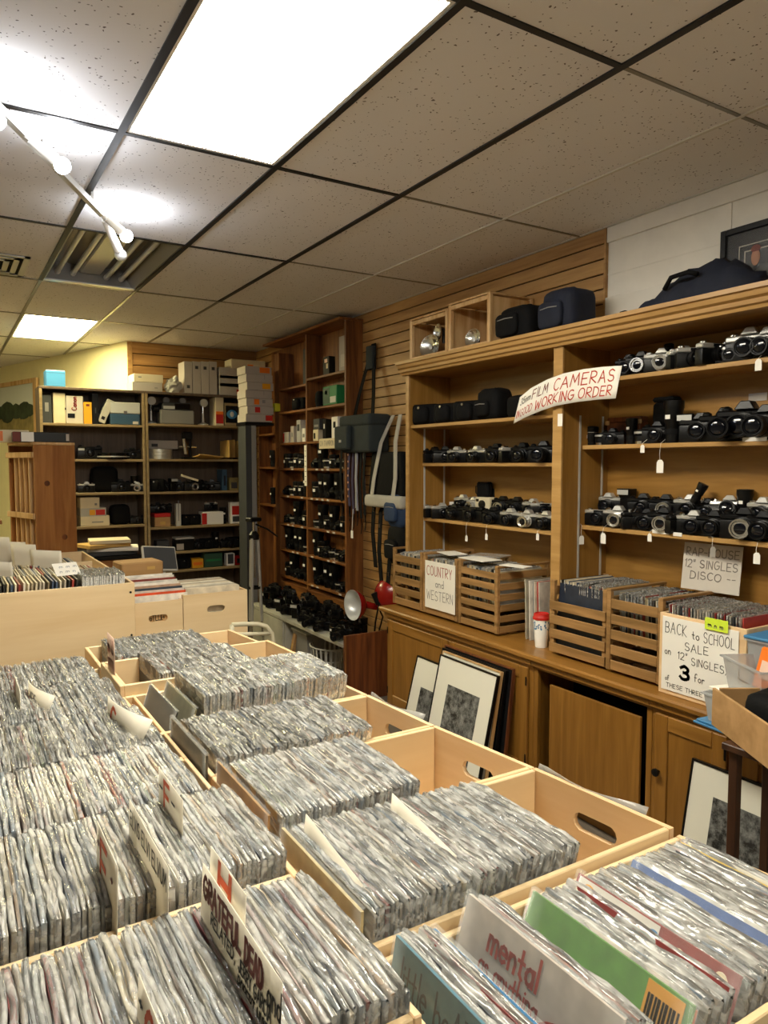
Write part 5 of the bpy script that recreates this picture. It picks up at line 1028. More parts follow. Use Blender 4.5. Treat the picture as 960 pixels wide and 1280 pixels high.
# ---------------------------------------------------------------- low white bench with cameras
t = empty('low_bench', (2.62, 5.3, 0), 0, 'low white bench heaped with black cameras under the pine shelf', 'bench')
BZ = .36; B_ = lambda n, m, x0, x1, y0, y1, z0, z1: bx(n, m, t, x0-2.62, x1-2.62, y0-5.3, y1-5.3, z0, z1, .003)
B_('bench_top', 'bench_white', 2.42, 2.765, 4.45, 6.35, BZ-.03, BZ); B_('end_panel', 'bench_white', 2.44, 2.76, 6.30, 6.33, 0, BZ-.031); B_('end_panel', 'bench_white', 2.44, 2.76, 4.47, 4.50, 0, BZ-.031); B_('partition', 'bench_white', 2.44, 2.76, 5.60, 5.63, 0, BZ-.031); B_('cupboard_door', 'bench_white', 2.425, 2.44, 5.62, 6.33, .03, BZ-.035)
rnd = random.Random(9)
for r_ in range(3):
    for k in range(10):
        kd = rnd.choice(['slr_b', 'slr_zoom', 'slr_b', 'lens', 'slr_br', 'case', 'lens_t', 'flash'])
        place(kd, 2.50+r_*.095, 6.2-k*.172+r_*.03, BZ+.001, rnd.uniform(-.3, .6), rnd.uniform(.95, 1.2), '%s, %s from left in %s row on the low bench' % (KIND[kd], ORD[k], ('front', 'middle', 'back')[r_]), 'cameras heaped on the low white bench')
for k in range(8): place(rnd.choice(['slr_b', 'slr_zoom', 'slr_br']), 2.56+.04*(k % 2), 6.1-k*.2, BZ+.115, rnd.uniform(-.3, .6), 1.05, 'black camera piled on top of the bench heap, %s from left' % ORD[k], 'cameras piled on the bench heap', (.1, .1))
t = empty('red_hat', (2.66, 6.28, BZ+.09), 0, 'small red cap at the left end of the bench heap', 'hat'); MB().blob((0, 0, .03), (.05, .06, .03), 12, 7, .05).build('hat_crown', 'reflector_red', t, smooth=True); MB().blob((-.05, 0, .01), (.04, .05, .006), 10, 5).build('hat_brim', 'reflector_red', t, smooth=True)
t = empty('laundry_basket', (2.60, 5.12, .002), 0, 'white plastic basket with slotted sides under the low bench', 'basket')
for k in range(22):
    a = 2*math.pi*k/22; MB().band([(.11*math.cos(a), .15*math.sin(a), 0), (.135*math.cos(a), .185*math.sin(a), .2)], (-.018*math.sin(a), .018*math.cos(a), 0), .003).build('basket_slat', 'basket', t)
for z, f in ((.0, 1), (.1, 1.1), (.2, 1.23)): MB().tube([(.11*f*math.cos(R(a)), .15*f*math.sin(R(a)), z) for a in range(0, 361, 15)], .006).build('basket_rim', 'basket', t)
tub('grey plastic tub under the low bench behind the basket', (2.62, 5.42, .002), 0, .13, .14, .26, 'basket', 'grey')
carton('small_carton', 'small brown cardboard carton tilted under the bench beside the cupboard door', (2.52, 5.57, .04), (.10, .04, .20), 'cardboard', .1, [('s', 0, .05, .02, .06, 'kraft')], tilt=(.35, 0))
pa, pb_ = ony(430, 795, 4.33), ony(484, 788, 4.33)
t = empty('plywood_board', ((pa.x+pb_.x)/2, 4.33, 0), 0, 'dark red-brown plywood board standing beside the base cabinet', 'board'); w_ = pb_.x-pa.x; bx('board_sheet', 'redwood', t, -w_/2, w_/2, -.01, .01, .001, pa.z, .002); bx('edge_strip', 'pine', t, -w_/2, -w_/2+.012, -.013, -.0102, .001, pa.z)
# red reflector lamp
p = ony(455, 755, 4.55); t = empty('reflector_lamp', p, 0, 'red metal reflector lamp with white inside leaning on the bench', 'lamp'); mb = MB(); mb.M = Matrix.Rotation(R(4), 4, 'Z') @ Matrix.Rotation(R(-88), 4, 'Y') @ Matrix.Scale(.9, 4)
prof = [(.125, .11), (.12, .085), (.10, .045), (.06, .012), (.03, 0)]; mb.lathe(prof, 24, False); mb.build('bowl_outside', 'reflector_red', t, smooth=True)
mb = MB(); mb.M = Matrix.Rotation(R(4), 4, 'Z') @ Matrix.Rotation(R(-88), 4, 'Y') @ Matrix.Scale(.9, 4); mb.lathe([(r*.985, z+.003) for r, z in prof]+[(.0, .004)], 24, False); mb.build('bowl_inside', 'enamel', t, smooth=True)
MB().cyl((.0, 0, 0), (.10, -.04, -.03), .028, .022, 12).build('socket', 'reflector_red', t, smooth=2); MB().tube([(.10, -.04, -.03), (.13, -.05, -.1), (.12, -.02, -.2), (.1, .0, BZ-p.z+.006)], .006).build('stand_arm', 'black', t); MB().lathe([(.06, 0), (.06, .012), (.02, .02)], 14).build('base', 'black', t).location = (.1, 0, BZ-p.z+.001)
t = empty('reflector_lamp', (2.62, 4.36, BZ+.30), 0, 'second red lamp shade tucked against the cabinet end', 'lamp'); mb = MB(); mb.M = Matrix.Rotation(R(60), 4, 'Y'); mb.lathe(prof, 20, False); mb.build('bowl_outside', 'reflector_red', t, smooth=True); MB().cyl((0, 0, 0), (-.03, .02, .08), .025, n=10).build('socket', 'black', t, smooth=2); MB().tube([(0, 0, 0), (.03, .1, -.15), (.04, .14, -.298)], .007).build('stand_arm', 'black', t)
# ---------------------------------------------------------------- bags and straps on the slatted wall
def hook(p): pass
pc = onx(452, 540, 2.80); t = empty('shoulder_bag', (2.82, pc.y, pc.z-.16), 0, 'slate grey camera bag hanging by its strap on the slatted wall', 'bag')
MB().box(-.09, .09, -.24, .22, 0, .26).build('bag_body', 'slate_bag', t, .03, True, 3); MB().box(-.10, .095, -.25, .23, .20, .29).build('flap', 'slate_bag', t, .025, True, 2); MB().box(-.14, -.085, .02, .24, .02, .21).build('front_pocket', 'slate_bag', t, .03, True, 3); bx('buckle', 'enamel', t, -.146, -.138, .11, .14, .08, .10)
zt_ = onx(455, 428, 2.82).z-(pc.z-.16)
for s_, y in ((0, .17), (1, -.13)): MB().band([(-.0, y, .25), (.03, y*.75, .45), (.07, y*.25+.0, zt_-.12), (.09, .01-.02*s_, zt_)], (.0, .045, 0), .005).build('strap', 'black_soft', t)
MB().box(.045, .085, -.05, .05, zt_-.2, zt_-.02).build('shoulder_pad', 'slate_bag', t, .01, True, 2)
p = onx(442, 560, 2.80)
cols_ = ['black_soft', 'strap_brown', 'black_soft', 'strap_purple', 'strap_purple', 'black_soft', 'strap_stripe', 'black_soft', 'strap_stripe', 'black_soft']
nm_ = ['plain black', 'brown leather', 'matt black', 'pink-studded purple', 'dark purple', 'wide black', 'grey-striped', 'narrow black', 'pale striped', 'frayed black']
for k, m in enumerate(cols_):
    y = onx(428+k*3.2, 600, 2.78).y; l = .45+.12*((k*7) % 5)/4
    t = empty('camera_strap', (2.775+.012*(k % 3), y, p.z+.02), 0, '%s camera strap in the bunch hanging on the slatted wall' % nm_[k], 'strap', 'camera straps in the hanging bunch')
    MB().band([(.03, 0, 0), (0, 0, -.03), (-.01, .004, -l*.5), (0, .0, -l)], (0, .034, 0), .004).build('strap_band', m, t); MB().tube([(0, 0, -l), (.01, .005, -l-.06), (0, .002, -l-.12)], .004, 5).build('strap_cord', 'black', t)
    if k == 3:
        for q_ in range(7): bx('stud', 'skin_b', t, -.016, -.008, -.006, .006, -.08-q_*.055, -.065-q_*.055)
    if k in (6, 8): bx('stripe', 'enamel', t, -.016, -.0085, -.004, .004, -l+.02, -.05)
pt = onx(440, 668, 2.74); t = empty('price_tag', pt, 0, 'white price tag dangling below the bunch of straps', 'price tag'); bx('tag_card', 'white', t, -.001, .001, -.018, .018, -.03, .03); MB().tube([(0, 0, .03), (.01, 0, .2)], .002, 4).build('string', 'paper', t)
p = onx(486, 585, 2.82); t = empty('tote_bag', (2.84, p.y+.02, onx(486, 640, 2.82).z), 0, 'black cloth tote bag with white canvas handles and white base', 'bag'); hz_ = onx(486, 570, 2.84).z-t.location.z
MB().hull8([(-.05, -.26, .12), (.05, -.26, .12), (.05, .24, .12), (-.05, .24, .12)], [(-.04, -.22, hz_+.03), (.04, -.22, hz_+.03), (.04, .2, hz_+.03), (-.04, .2, hz_+.03)]).build('bag_body', 'black_soft', t, .02, True, 2)
MB().box(-.075, .06, -.27, .26, .03, .125).build('canvas_base', 'canvas', t, .03, True, 3)
for y0, y1, top in ((.13, .0, .30), (-.17, -.10, .30)): MB().band([(-.062, y0+.03, .10), (-.058, y0, .25), (-.035, (y0+y1)/2, hz_+.10), (.03, y1, hz_+top)], (0, .045, 0), .006).build('handle', 'canvas', t)
p = onx(497, 640, 2.82); soft_bag('hanging_bag', 'blue and tan rounded pouch hanging below the tote bag', (2.84, p.y, p.z-.12), (.12, .26, .27), 'navy2', [(.02, .12, .16, .14, .02)], .03, 12, .6)
p = onx(497, 690, 2.82); soft_bag('hanging_bag', 'black soft pouch hanging lowest beside the bookcase end', (2.84, p.y, p.z-.10), (.12, .24, .30), 'black_soft', [(.02, .12, .16, .14, .02)], .03, 13, .6)
for k, (a, l) in enumerate((((468, 620, .55), 'long black strap hanging left of the blue pouch'), ((476, 640, .6), 'long black strap with steel clip hanging near the crates'), ((487, 700, .38), 'wide black strap hanging beside the left crate'))):
    p = onx(a[0], a[1], 2.84); t = empty('camera_strap', p, 0, l, 'strap'); MB().band([(.04, .02, .06), (0, 0, 0), (-.01, .01, -a[2]*.5), (0, -.02, -a[2])], (0, .05, 0), .006).build('strap_band', 'black_soft', t); bx('clip', 'chrome', t, -.012, -.004, -.01, .01, -.12, -.09)

# ================================================================== BACK BOOKCASES
BY = 7.06
def bookcase(label, x0, x1, zs, ztop):
    t = empty('steel_bookcase', ((x0+x1)/2, BY+.15, 0), 0, label, 'bookcase'); cx = (x0+x1)/2
    b = lambda n, m, a, c, d, e, f, g: bx(n, m, t, a-cx, c-cx, d-BY-.15, e-BY-.15, f, g, .002)
    b('side_panel', 'laminate', x0, x0+.022, BY, BY+.30, 0, ztop); b('side_panel', 'laminate', x1-.022, x1, BY, BY+.30, 0, ztop); b('side_edge', 'lam_edge', x0, x0+.024, BY-.006, BY-.001, 0, ztop); b('side_edge', 'lam_edge', x1-.024, x1, BY-.006, BY-.001, 0, ztop)
    b('top_panel', 'laminate', x0, x1, BY-.006, BY+.30, ztop, ztop+.022); b('back_panel', 'laminate', x0+.022, x1-.022, BY+.285, BY+.30, 0, ztop)
    for z in zs: b('shelf', 'lam_edge', x0+.023, x1-.023, BY-.004, BY+.285, z-.022, z)
    return t
bz = lambda px_, py_: ony(px_, py_, BY).z
ZL = [bz(115, y) for y in (530, 574, 616, 658, 700)]; ZR = [bz(245, y) for y in (531, 574, 614, 657, 688, 711)]
x_ = [ony(p_, 600, BY).x for p_ in (52, 183, 305)]
ztp = bz(180, 489)-.02
bookcase('left brown bookcase with a kraft binder and blue case at the back wall', x_[0], x_[1]-.003, ZL, ztp); bookcase('right brown bookcase with film projector and lamps at the back wall', x_[1]+.003, x_[2], ZR, ztp)
bX = lambda px_: ony(px_, 600, BY+.1).x
def bitem(name, label, p0, p1, z, py_top, mat, dep=.16, st_=(), lid=None, tilt=(0, 0), dy=.0, cat='box'):
    a, b = bX(p0), bX(p1); h = max(.02, ony((p0+p1)/2, py_top, BY+.03).z-z)
    return carton(name, label, ((a+b)/2, BY+.03+dep/2+dy, z+.001), (b-a, dep, h), mat, 0, st_, lid, None, cat, tilt)
TOPZ = ztp+.023
bitem('blue_box', 'glossy light blue box on top of the left back bookcase', 60, 84, TOPZ, 463, 'blue', .16, [('f', 0, .12, .15, .003, 'blue_dark')])
bitem('flat_carton', 'cream flat carton, upper of two on top of the back bookcases', 168, 204, TOPZ+.085, 468, 'cream', .24, [('f', -.08, .04, .03, .01, 'grey')]); bitem('flat_carton', 'grey flat carton, lower of two on top of the back bookcases', 166, 203, TOPZ, 478, 'grey_box', .24, [('f', .08, .03, .03, .01, 'grey')])
t = empty('crumpled_bag', (bX(217), BY+.06, TOPZ), 0, 'crumpled clear plastic bag on the bookcase top edge', 'plastic bag'); MB().blob((0, 0, .06), (.08, .06, .075), 14, 9, .22, 5).build('bag_film', 'canvas', t, smooth=False); MB().blob((.02, -.02, .13), (.03, .03, .035), 10, 6, .2, 7).build('bag_twist', 'canvas', t)
for k, (a, b) in enumerate(((230, 240), (240.5, 250.5), (251, 260.5), (261, 270.5))): bitem('slide_tray_box', 'upright grey slide box, %s from left on the right back bookcase' % ORD[k], a, b, TOPZ, 452, 'grey_box', .2, [('f', .0, .05 if k == 0 else .24, .03, .03, 'grey_dark')])
for k in range(3): bitem('slide_tray_box', 'flat grey slide box, %s from bottom of the three beside the upright ones' % ORD[k], 273, 307-k, TOPZ+.082*k, 479-9.6*k, 'grey_box', .2, [('f', .07, .018, .07, .045, 'red') if k == 0 else ('f', .08, .015, .04, .045, 'grey_dark')])
bitem('slide_tray_box', 'cream slide box lying on top of the tall carton stack', 288, 330, TOPZ+.262, 450, 'cream', .2, [('f', .02, .02, .06, .04, 'orange')])
# tall stack of slide boxes on a black stand
sx0, sx1 = ony(307, 500, 6.42).x, min(ony(347, 500, 6.42).x, 2.70); zz0 = ony(330, 528, 6.42).z
t = empty('black_stand', ((sx0+sx1)/2, 6.53, 0), 0, 'black metal stand under the tall stack of slide boxes', 'stand'); bx('stand_top', 'black', t, -(sx1-sx0)/2-.01, (sx1-sx0)/2, -.12, .12, zz0-.03, zz0-.001)
bx('stand_panel', 'grey_dark', t, -(sx1-sx0)/2, -(sx1-sx0)/2+.10, -.10, .10, .001, zz0-.031); bx('panel_edge', 'grey', t, -(sx1-sx0)/2+.055, -(sx1-sx0)/2+.10, -.106, -.1005, .001, zz0-.031)
for k in range(7):
    st_ = {0: [('f', .1, .015, .07, .05, 'red')], 1: [('f', -.03, .015, .05, .05, 'red')], 2: [('f', -.03, .015, .05, .05, 'orange'), ('f', .04, .03, .03, .03, 'grey')], 4: [('f', .06, .015, .08, .05, 'yellow')], 6: [('f', .06, .015, .1, .05, 'orange')]}.get(k, [('f', .05, .03, .004, .04, 'grey')])
    carton('slide_tray_box', 'grey slide tray box, %s from bottom of the tall stack' % ORD[k], ((sx0+sx1)/2+.008*((k*5) % 3-1), 6.53, zz0+.001+k*.0735), (sx1-sx0-.015, .22, .072), 'grey_box', 0, st_, None, 'slide tray boxes in the tall stack')
# left bookcase, top shelf
bitem('binder', 'dark grey binder at the left end of the top back shelf', 54, 66, ZL[0], 494, 'grey_dark', .2, [('f', 0, .1, .03, .08, 'grey')]); bitem('binder', 'tall kraft box file on the top back shelf', 68, 83, ZL[0], 491, 'cream', .2, [('f', .05, .12, .01, .02, 'black')])
b_ = bitem('camera_carton', 'white camera carton with red lettering on the top back shelf', 83.5, 105, ZL[0], 495, 'paper_grey', .16, [('f', -.03, .05, .06, .04, 'black')])
mb = MB(); sx = bX(105)-bX(83.5); letters(mb, 'Canon'.replace('C', 'C').replace('anon', 'anon'), .04, .12, .007, lambda u, v: Vector((.015-v, -.082, .12+u)), .02, 3); mb.build('lettering', 'red', b_)
bitem('yellow_box', 'bright yellow film box on the top back shelf', 105.5, 115.5, ZL[0], 503, 'yellow', .14, [('f', 0, .16, .03, .02, 'marker_maroon')]); bitem('binder', 'black binder behind the tilted grey binder', 116, 124, ZL[0], 492, 'black', .18, [('f', 0, .1, .01, .05, 'grey_dark')])
o = bitem('binder', 'pale grey lever-arch binder tilted to the right on the top back shelf', 122, 131, ZL[0]+.018, 497, 'canvas', .2, [('f', 0, .03, .03, .03, 'black')]); o.rotation_euler = (0, R(24), 0)
bitem('storage_case', 'white and slate blue metal case with a clasp on the top back shelf', 138, 175, ZL[0], 503, 'blue_dark', .2, [('f', 0, .10, .03, .03, 'chrome'), ('f', .09, .01, .05, .025, 'paper_grey')], ('enamel', .5))
# left bookcase, lower shelves
t = empty('slide_carousel', (bX(142), BY+.12, ZL[1]+.001), 0, 'round black slide carousel on the second back shelf', 'slide tray'); MB().lathe([(.15, 0), (.15, .05), (.14, .06), (.06, .06), (.05, .02), (.02, .02)], 28).build('tray_ring', 'black_gloss', t, smooth=2); MB().lathe([(.152, .018), (.154, .018), (.154, .03), (.152, .03)], 28, False).build('silver_band', 'silver', t, smooth=2)
place('rf_b', bX(113), BY+.1, ZL[1]+.001, R(90), 1.6, 'boxy black camera left of the round carousel on the back shelf', None); place('slr_b', bX(166), BY+.1, ZL[1]+.001, R(90), 1.2, 'black camera right of the round carousel on the back shelf', None); place('flash', bX(102), BY+.1, ZL[1]+.001, R(90), .9, 'black flash behind the wooden rack corner on the back shelf', None)
soft_bag('camera_bag', 'large black camera bag on the third back shelf', (bX(131), BY+.14, ZL[2]), (.24, .16, .24), 'black_soft', (), .04, 15); place('slr_b', bX(150), BY+.08, ZL[2]+.001, R(90), 1.3, 'black camera beside the large bag on the third back shelf', None); place('slr_s', bX(107), BY+.08, ZL[2]+.001, R(90), 1.1, 'silver-topped camera left of the large bag on the third back shelf', None); place('lens_t', bX(168), BY+.1, ZL[2]+.001, R(90), 1.0, 'shiny upright lens at the right end of the third back shelf', None); place('slr_sr', bX(171), BY+.07, ZL[2]+.001, R(70), 1.0, 'silver camera in front of the upright lens on the third back shelf', None)
bitem('carton', 'cream carton, top of the pile beside the wooden rack', 98, 122, ZL[3]+.16, 622, 'cream', .2, [('f', .05, .03, .02, .02, 'grey')]); bitem('carton', 'flat carton with red and yellow print beside the wooden rack', 98, 130, ZL[3]+.085, 635, 'canvas', .2, [('f', .06, .015, .08, .05, 'red'), ('f', -.01, .015, .05, .05, 'yellow')]); bitem('carton', 'large cream carton at the bottom of the pile beside the wooden rack', 98, 134, ZL[3], 645, 'cream', .22, [('f', .02, .03, .1, .01, 'grey')])
soft_bag('camera_bag', 'black boxy bag on the fourth back shelf', (bX(149), BY+.12, ZL[3]), (.18, .14, .19), 'black_soft', (), .03, 17); place('rf_b', bX(170), BY+.08, ZL[3]+.001, R(90), 1, 'small black camera at the right end of the fourth back shelf', None)
# right bookcase, top shelf: projector, lamps, box, blue disc
for k, px_ in enumerate((190.5, 255)):
    t = empty('desk_lamp', (bX(px_), BY+.1, ZR[0]+.001), 0, 'small silver spot lamp %s the film projector' % ('left of', 'right of')[k], 'lamp', 'silver lamps beside the projector'); MB().lathe([(.05, 0), (.05, .012), (.012, .03), (.010, .12)], 14).build('base', 'silver', t, smooth=2); MB().cyl((0, 0, .12), (0, -.0, .2), .011, n=8).build('stem', 'chrome', t); mb = MB(); mb.M = Matrix.Translation((0, 0, .22)) @ Matrix.Rotation(R(90), 4, 'X'); mb.lathe([(.04, .04), (.035, .0), (.015, -.02)], 14); mb.build('lamp_shade', 'silver', t, smooth=2)
t = empty('film_projector', (bX(222), BY+.13, ZR[0]+.001), 0, 'grey film projector with black control panel on the right back shelf', 'projector'); bx('projector_body', 'grey', t, -.17, .16, -.09, .09, 0, .14, .012); bx('upper_deck', 'grey_dark', t, -.15, .13, -.085, .085, .141, .21, .01); bx('control_panel', 'black_gloss', t, -.03, .12, -.094, -.087, .15, .20); bx('speed_plate', 'enamel', t, -.14, -.03, -.094, -.087, .145, .175)
for k in range(2): mb = MB(); mb.M = Matrix.Translation((-.09+k*.16, 0, .235)) @ Matrix.Rotation(R(90), 4, 'X'); mb.lathe([(.03, -.02), (.03, .02)], 16); mb.build('reel_hub', 'grey', t, smooth=2)
mb = MB(); mb.M = Matrix.Translation((-.19, -.03, .15)) @ Matrix.Rotation(R(-90), 4, 'Y'); mb.lathe([(.035, -.02), (.03, .03)], 14); mb.build('projector_lens', 'black', t, smooth=2)
bitem('film_box', 'upright cream box with orange and red bottom on the right back shelf', 268, 278, ZR[0], 496, 'cream', .2, [('f', 0, .02, .075, .09, 'red'), ('f', 0, .11, .075, .03, 'orange')])
b_ = bitem('disc_box', 'dark box with glowing blue disc picture on the right back shelf', 279, 297, ZR[0], 504, 'lam_edge', .12, [('f', 0, .03, .13, .17, 'black_gloss')]); MB().blob((0, -.0625, .115), (.055, .0014, .045), 16, 8).build('disc_print', 'blue', b_, smooth=True); MB().blob((0, -.064, .115), (.02, .0014, .028), 12, 8).build('disc_centre', 'enamel', b_, smooth=True)
# second shelf: tin, chrome microscope, envelopes
t = empty('film_tin', (bX(200), BY+.12, ZR[1]+.001), 0, 'stack of round steel film tins on the second right back shelf', 'film tin')
for k in range(3): MB().lathe([(.125, .032*k), (.125, .032*k+.03), (.11, .032*k+.031)], 24).build('tin', 'silver', t, smooth=2)
bitem('carton', 'flat grey carton behind the film tins', 188, 226, ZR[1]+.10, 550, 'grey_box', .1, [('f', -.08, .02, .06, .03, 'grey_dark')], None, (0, 0), .15)
t = empty('microscope', (bX(236), BY+.1, ZR[1]+.001), 0, 'black and chrome microscope-like enlarger on the second right back shelf', 'instrument'); bx('foot', 'black', t, -.06, .06, -.06, .06, 0, .02, .006); MB().cyl((.02, 0, .02), (.02, 0, .24), .014, n=10).build('column', 'black', t); MB().cyl((-.03, -.02, .05), (-.05, -.03, .2), .022, .018, 12).build('chrome_tube', 'chrome', t, smooth=2); MB().cyl((-.09, 0, .12), (.08, 0, .12), .010, n=8).build('knob_shaft', 'chrome', t); bx('head', 'black', t, -.06, .04, -.03, .03, .19, .27, .012)
for k in range(5):
    o = bx('envelope', 'kraft', None, -.11, .11, -.004, .004, 0, .17+.01*(k % 2), .001); o.location = (bX(270+k*6.5) if k > 1 else bX(258-k*6), BY+.09+.02*k, ZR[1]+(.018 if k > 1 else .004)); o.rotation_euler = (0, 0, R(90)+.05*k) if k > 1 else (R(80), .1, .1+.1*k); tag(o, 'manila envelope, %s in the leaning bunch on the second right back shelf' % ORD[k], 'envelope', 'manila envelopes on the back shelf')
bitem('notebook', 'thin kraft notebook leaning by the envelopes', 268, 272, ZR[1], 545, 'kraft', .16, [], None, (0, -.5)) if False else None
# third shelf
row3 = [(192, 'case', 1.3), (206, 'slr_b', 1.2), (215, 'flash', 1.1), (225, 'slr_b', 1.2), (240, 'slr_br', 1.3), (252, 'slr_zoom', 1.2), (264, 'slr_b', 1.2), (232, 'rf_b', 1.1)]
for k, (px_, kd, sc) in enumerate(row3): place(kd, bX(px_), BY+.08+.06*(k % 2), ZR[2]+.001, R(90)+.3*(k % 3-1), sc, '%s, %s along the third right back shelf' % (KIND[kd], ORD[k]), 'cameras on the third right back shelf')
bitem('paper_fan', 'cream ruler lying slanted over the cameras on the third back shelf', 222, 244, ZR[2]+.12, 598, 'cream', .02, [], None, (0, R(18)), -.04, 'ruler'); bitem('blue_folder', 'dark blue upright folder on the third right back shelf', 275, 281, ZR[2], 587, 'blue_dark', .16, [('f', 0, .05, .02, .1, 'navy')]); bitem('radio', 'small olive radio at the right end of the third back shelf', 284, 300, ZR[2], 597, 'meadow', .1, [('f', -.02, .02, .06, .06, 'grey_dark'), ('f', .045, .04, .03, .03, 'chrome')], None, (0, 0), 0, 'radio')
# fourth shelf
bitem('carton', 'brown carton with red top on the fourth right back shelf', 190, 210, ZR[3], 642, 'cardboard', .16, [('f', 0, .02, .05, .03, 'kraft')], ('red', .28)); bitem('steel_canister', 'tall white steel canister on the fourth right back shelf', 217, 223, ZR[3], 630, 'enamel', .06, [('f', .0, .05, .008, .2, 'grey')]); bitem('carton', 'white carton with red side on the fourth right back shelf', 250, 276, ZR[3], 640, 'white', .14, [('f', -.09, .005, .05, .11, 'red')]); place('rf_s', bX(263), BY+.1, ZR[3]+.145, R(90), 1.0, 'small camera on top of the white carton with red side', None); bitem('picture_box', 'red boxed picture with white border on the fourth right back shelf', 285, 300, ZR[3], 628, 'white', .08, [('f', 0, .09, .10, .09, 'red'), ('f', 0, .02, .09, .055, 'grey_dark')])
for k, (px_, kd) in enumerate(((197, 'slr_b'), (205, 'rf_b'), (230, 'case'), (240, 'case'), (279, 'lens_t'))): place(kd, bX(px_), BY+.12, ZR[3]+(.135 if k < 2 else .001), R(90), 1.1, '%s, %s on the fourth right back shelf' % (KIND[kd], ORD[k]), 'cameras on the fourth right back shelf')
# fifth and sixth shelves
bitem('cassette_player', 'grey cassette player on the fifth right back shelf', 192, 208, ZR[4], 676, 'grey_dark', .12, [('f', 0, .02, .08, .03, 'grey')], None, (0, 0), 0, 'player'); bitem('projector_box', 'black and white slide viewer on the fifth right back shelf', 216, 239, ZR[4], 672, 'black', .14, [('f', -.05, .01, .07, .06, 'grey_box')], ('enamel', .15))
for k, (px_, kd) in enumerate(((246, 'slr_b'), (257, 'case'), (268, 'lens_t'), (283, 'slr_zoom'), (293, 'case'))): place(kd, bX(px_), BY+.1, ZR[4]+.001, R(90), 1.1, '%s, %s on the fifth right back shelf' % (KIND[kd], ORD[k]), 'cameras on the fifth right back shelf')
bitem('yellow_box', 'yellow film box on the bottom right back shelf', 236, 250, ZR[5], 699, 'yellow', .12, [('f', 0, .03, .09, .03, 'orange')]); bitem('green_box', 'green film box on the bottom right back shelf', 251, 274, ZR[5], 692, 'green_dark', .12, [('f', 0, .06, .15, .02, 'green')]); bitem('picture_box', 'black and white boxed picture on the bottom right back shelf', 279, 289, ZR[5], 692, 'white', .08, [('f', 0, .02, .06, .10, 'grey_dark')]); bitem('red_box', 'small dark red box at the end of the bottom right back shelf', 290, 297, ZR[5], 695, 'reflector_red', .1, [('f', 0, .02, .03, .05, 'black')])
for k, (px_, kd) in enumerate(((200, 'case'), (214, 'slr_b'), (226, 'case'))): place(kd, bX(px_), BY+.1, ZR[5]+.001, R(90), 1.1, '%s, %s on the bottom right back shelf' % (KIND[kd], ORD[k]), 'cameras on the bottom right back shelf')

# ================================================================== TRIPOD, RACK, PICTURE, LEFT BACK
p = ony(317, 655, 5.75); bx_ = (p.x, 5.75)
t = empty('tripod', (p.x, 5.75, 0), .3, 'folded aluminium tripod standing before the back shelves', 'tripod'); hT_ = p.z
for k in range(3):
    a = R(90+120*k); lg = MB().cyl((.035*math.cos(a), .035*math.sin(a), hT_-.12), (.06*math.cos(a), .06*math.sin(a), .32), .014, n=10).build('leg', 'silver', t, smooth=2); MB().cyl((.06*math.cos(a), .06*math.sin(a), .34), (.08*math.cos(a), .08*math.sin(a), .002), .009, n=8).build('lower_leg', 'chrome', lg, smooth=2)
MB().cyl((0, 0, hT_-.45), (0, 0, hT_+.02), .011, n=10).build('centre_column', 'chrome', t, smooth=2); MB().lathe([(.045, hT_-.13), (.045, hT_-.09), (.02, hT_-.06)], 14).build('collar', 'black', t, smooth=2); bx('pan_head', 'black', t, -.06, .06, -.04, .04, hT_+.02, hT_+.055, .008); MB().tube([(0, -.03, hT_), (.05, -.12, hT_-.04), (.09, -.2, hT_-.10)], .008).build('pan_handle', 'black', t)
MB().lathe([(.05, .6), (.052, .6), (.052, .62), (.05, .62)], 14, False).build('spreader', 'black', t)
RYY = 5.6; q0, q1 = ony(42, 556, RYY), ony(98, 556, RYY); q2 = ony(12, 573, 6.0)
t = empty('slotted_rack', (q0.x, RYY, 0), .30, 'orange-brown wooden slotted rack with knots standing behind the far records', 'rack'); w_ = q1.x-q0.x; zt_ = q0.z; dp = .44
bx('face_board', 'rack', t, 0, w_, 0, .02, 0, zt_, .002); bx('back_board', 'rack', t, 0, w_, dp-.02, dp, 0, zt_, .002); bx('top_board', 'fir', t, -.005, w_, -.004, dp, zt_+.001, zt_+.02, .002); bx('far_side', 'rack', t, w_-.02, w_, .021, dp-.021, 0, zt_, .002)
for k in range(4): bx('slot_divider', 'fir', t, .0, w_-.03, .09+k*.08, .102+k*.08, 0, zt_-.08)
for z in (zt_-.09, zt_-.52): bx('cross_rail', 'fir', t, -.02, -.002, 0, dp, z, z+.04, .002)
for (u, z) in ((.085, zt_-.27), (.20, zt_-.66)): mb = MB(); mb.M = Matrix.Translation((u, -.0005, z)) @ Matrix.Rotation(R(90), 4, 'X'); mb.lathe([(.02, 0), (.018, .001)], 14); mb.build('knot', 'redwood', t)
carton('video_cassette', 'black, white and red boxed tape lying on the wooden rack', (q0.x+.06, RYY+.14, zt_+.022), (.36, .14, .07), 'black', 0, [('f', -.09, .002, .08, .066, 'white'), ('f', -.16, .002, .05, .066, 'marker_maroon'), ('f', .17, .01, .02, .05, 'grey_box')])
carton('carton', 'tan carton with orange end on the wooden rack', (q0.x-.10, RYY+.36, zt_+.022), (.20, .16, .09), 'cream', 0, [('f', -.09, .01, .04, .07, 'orange')])
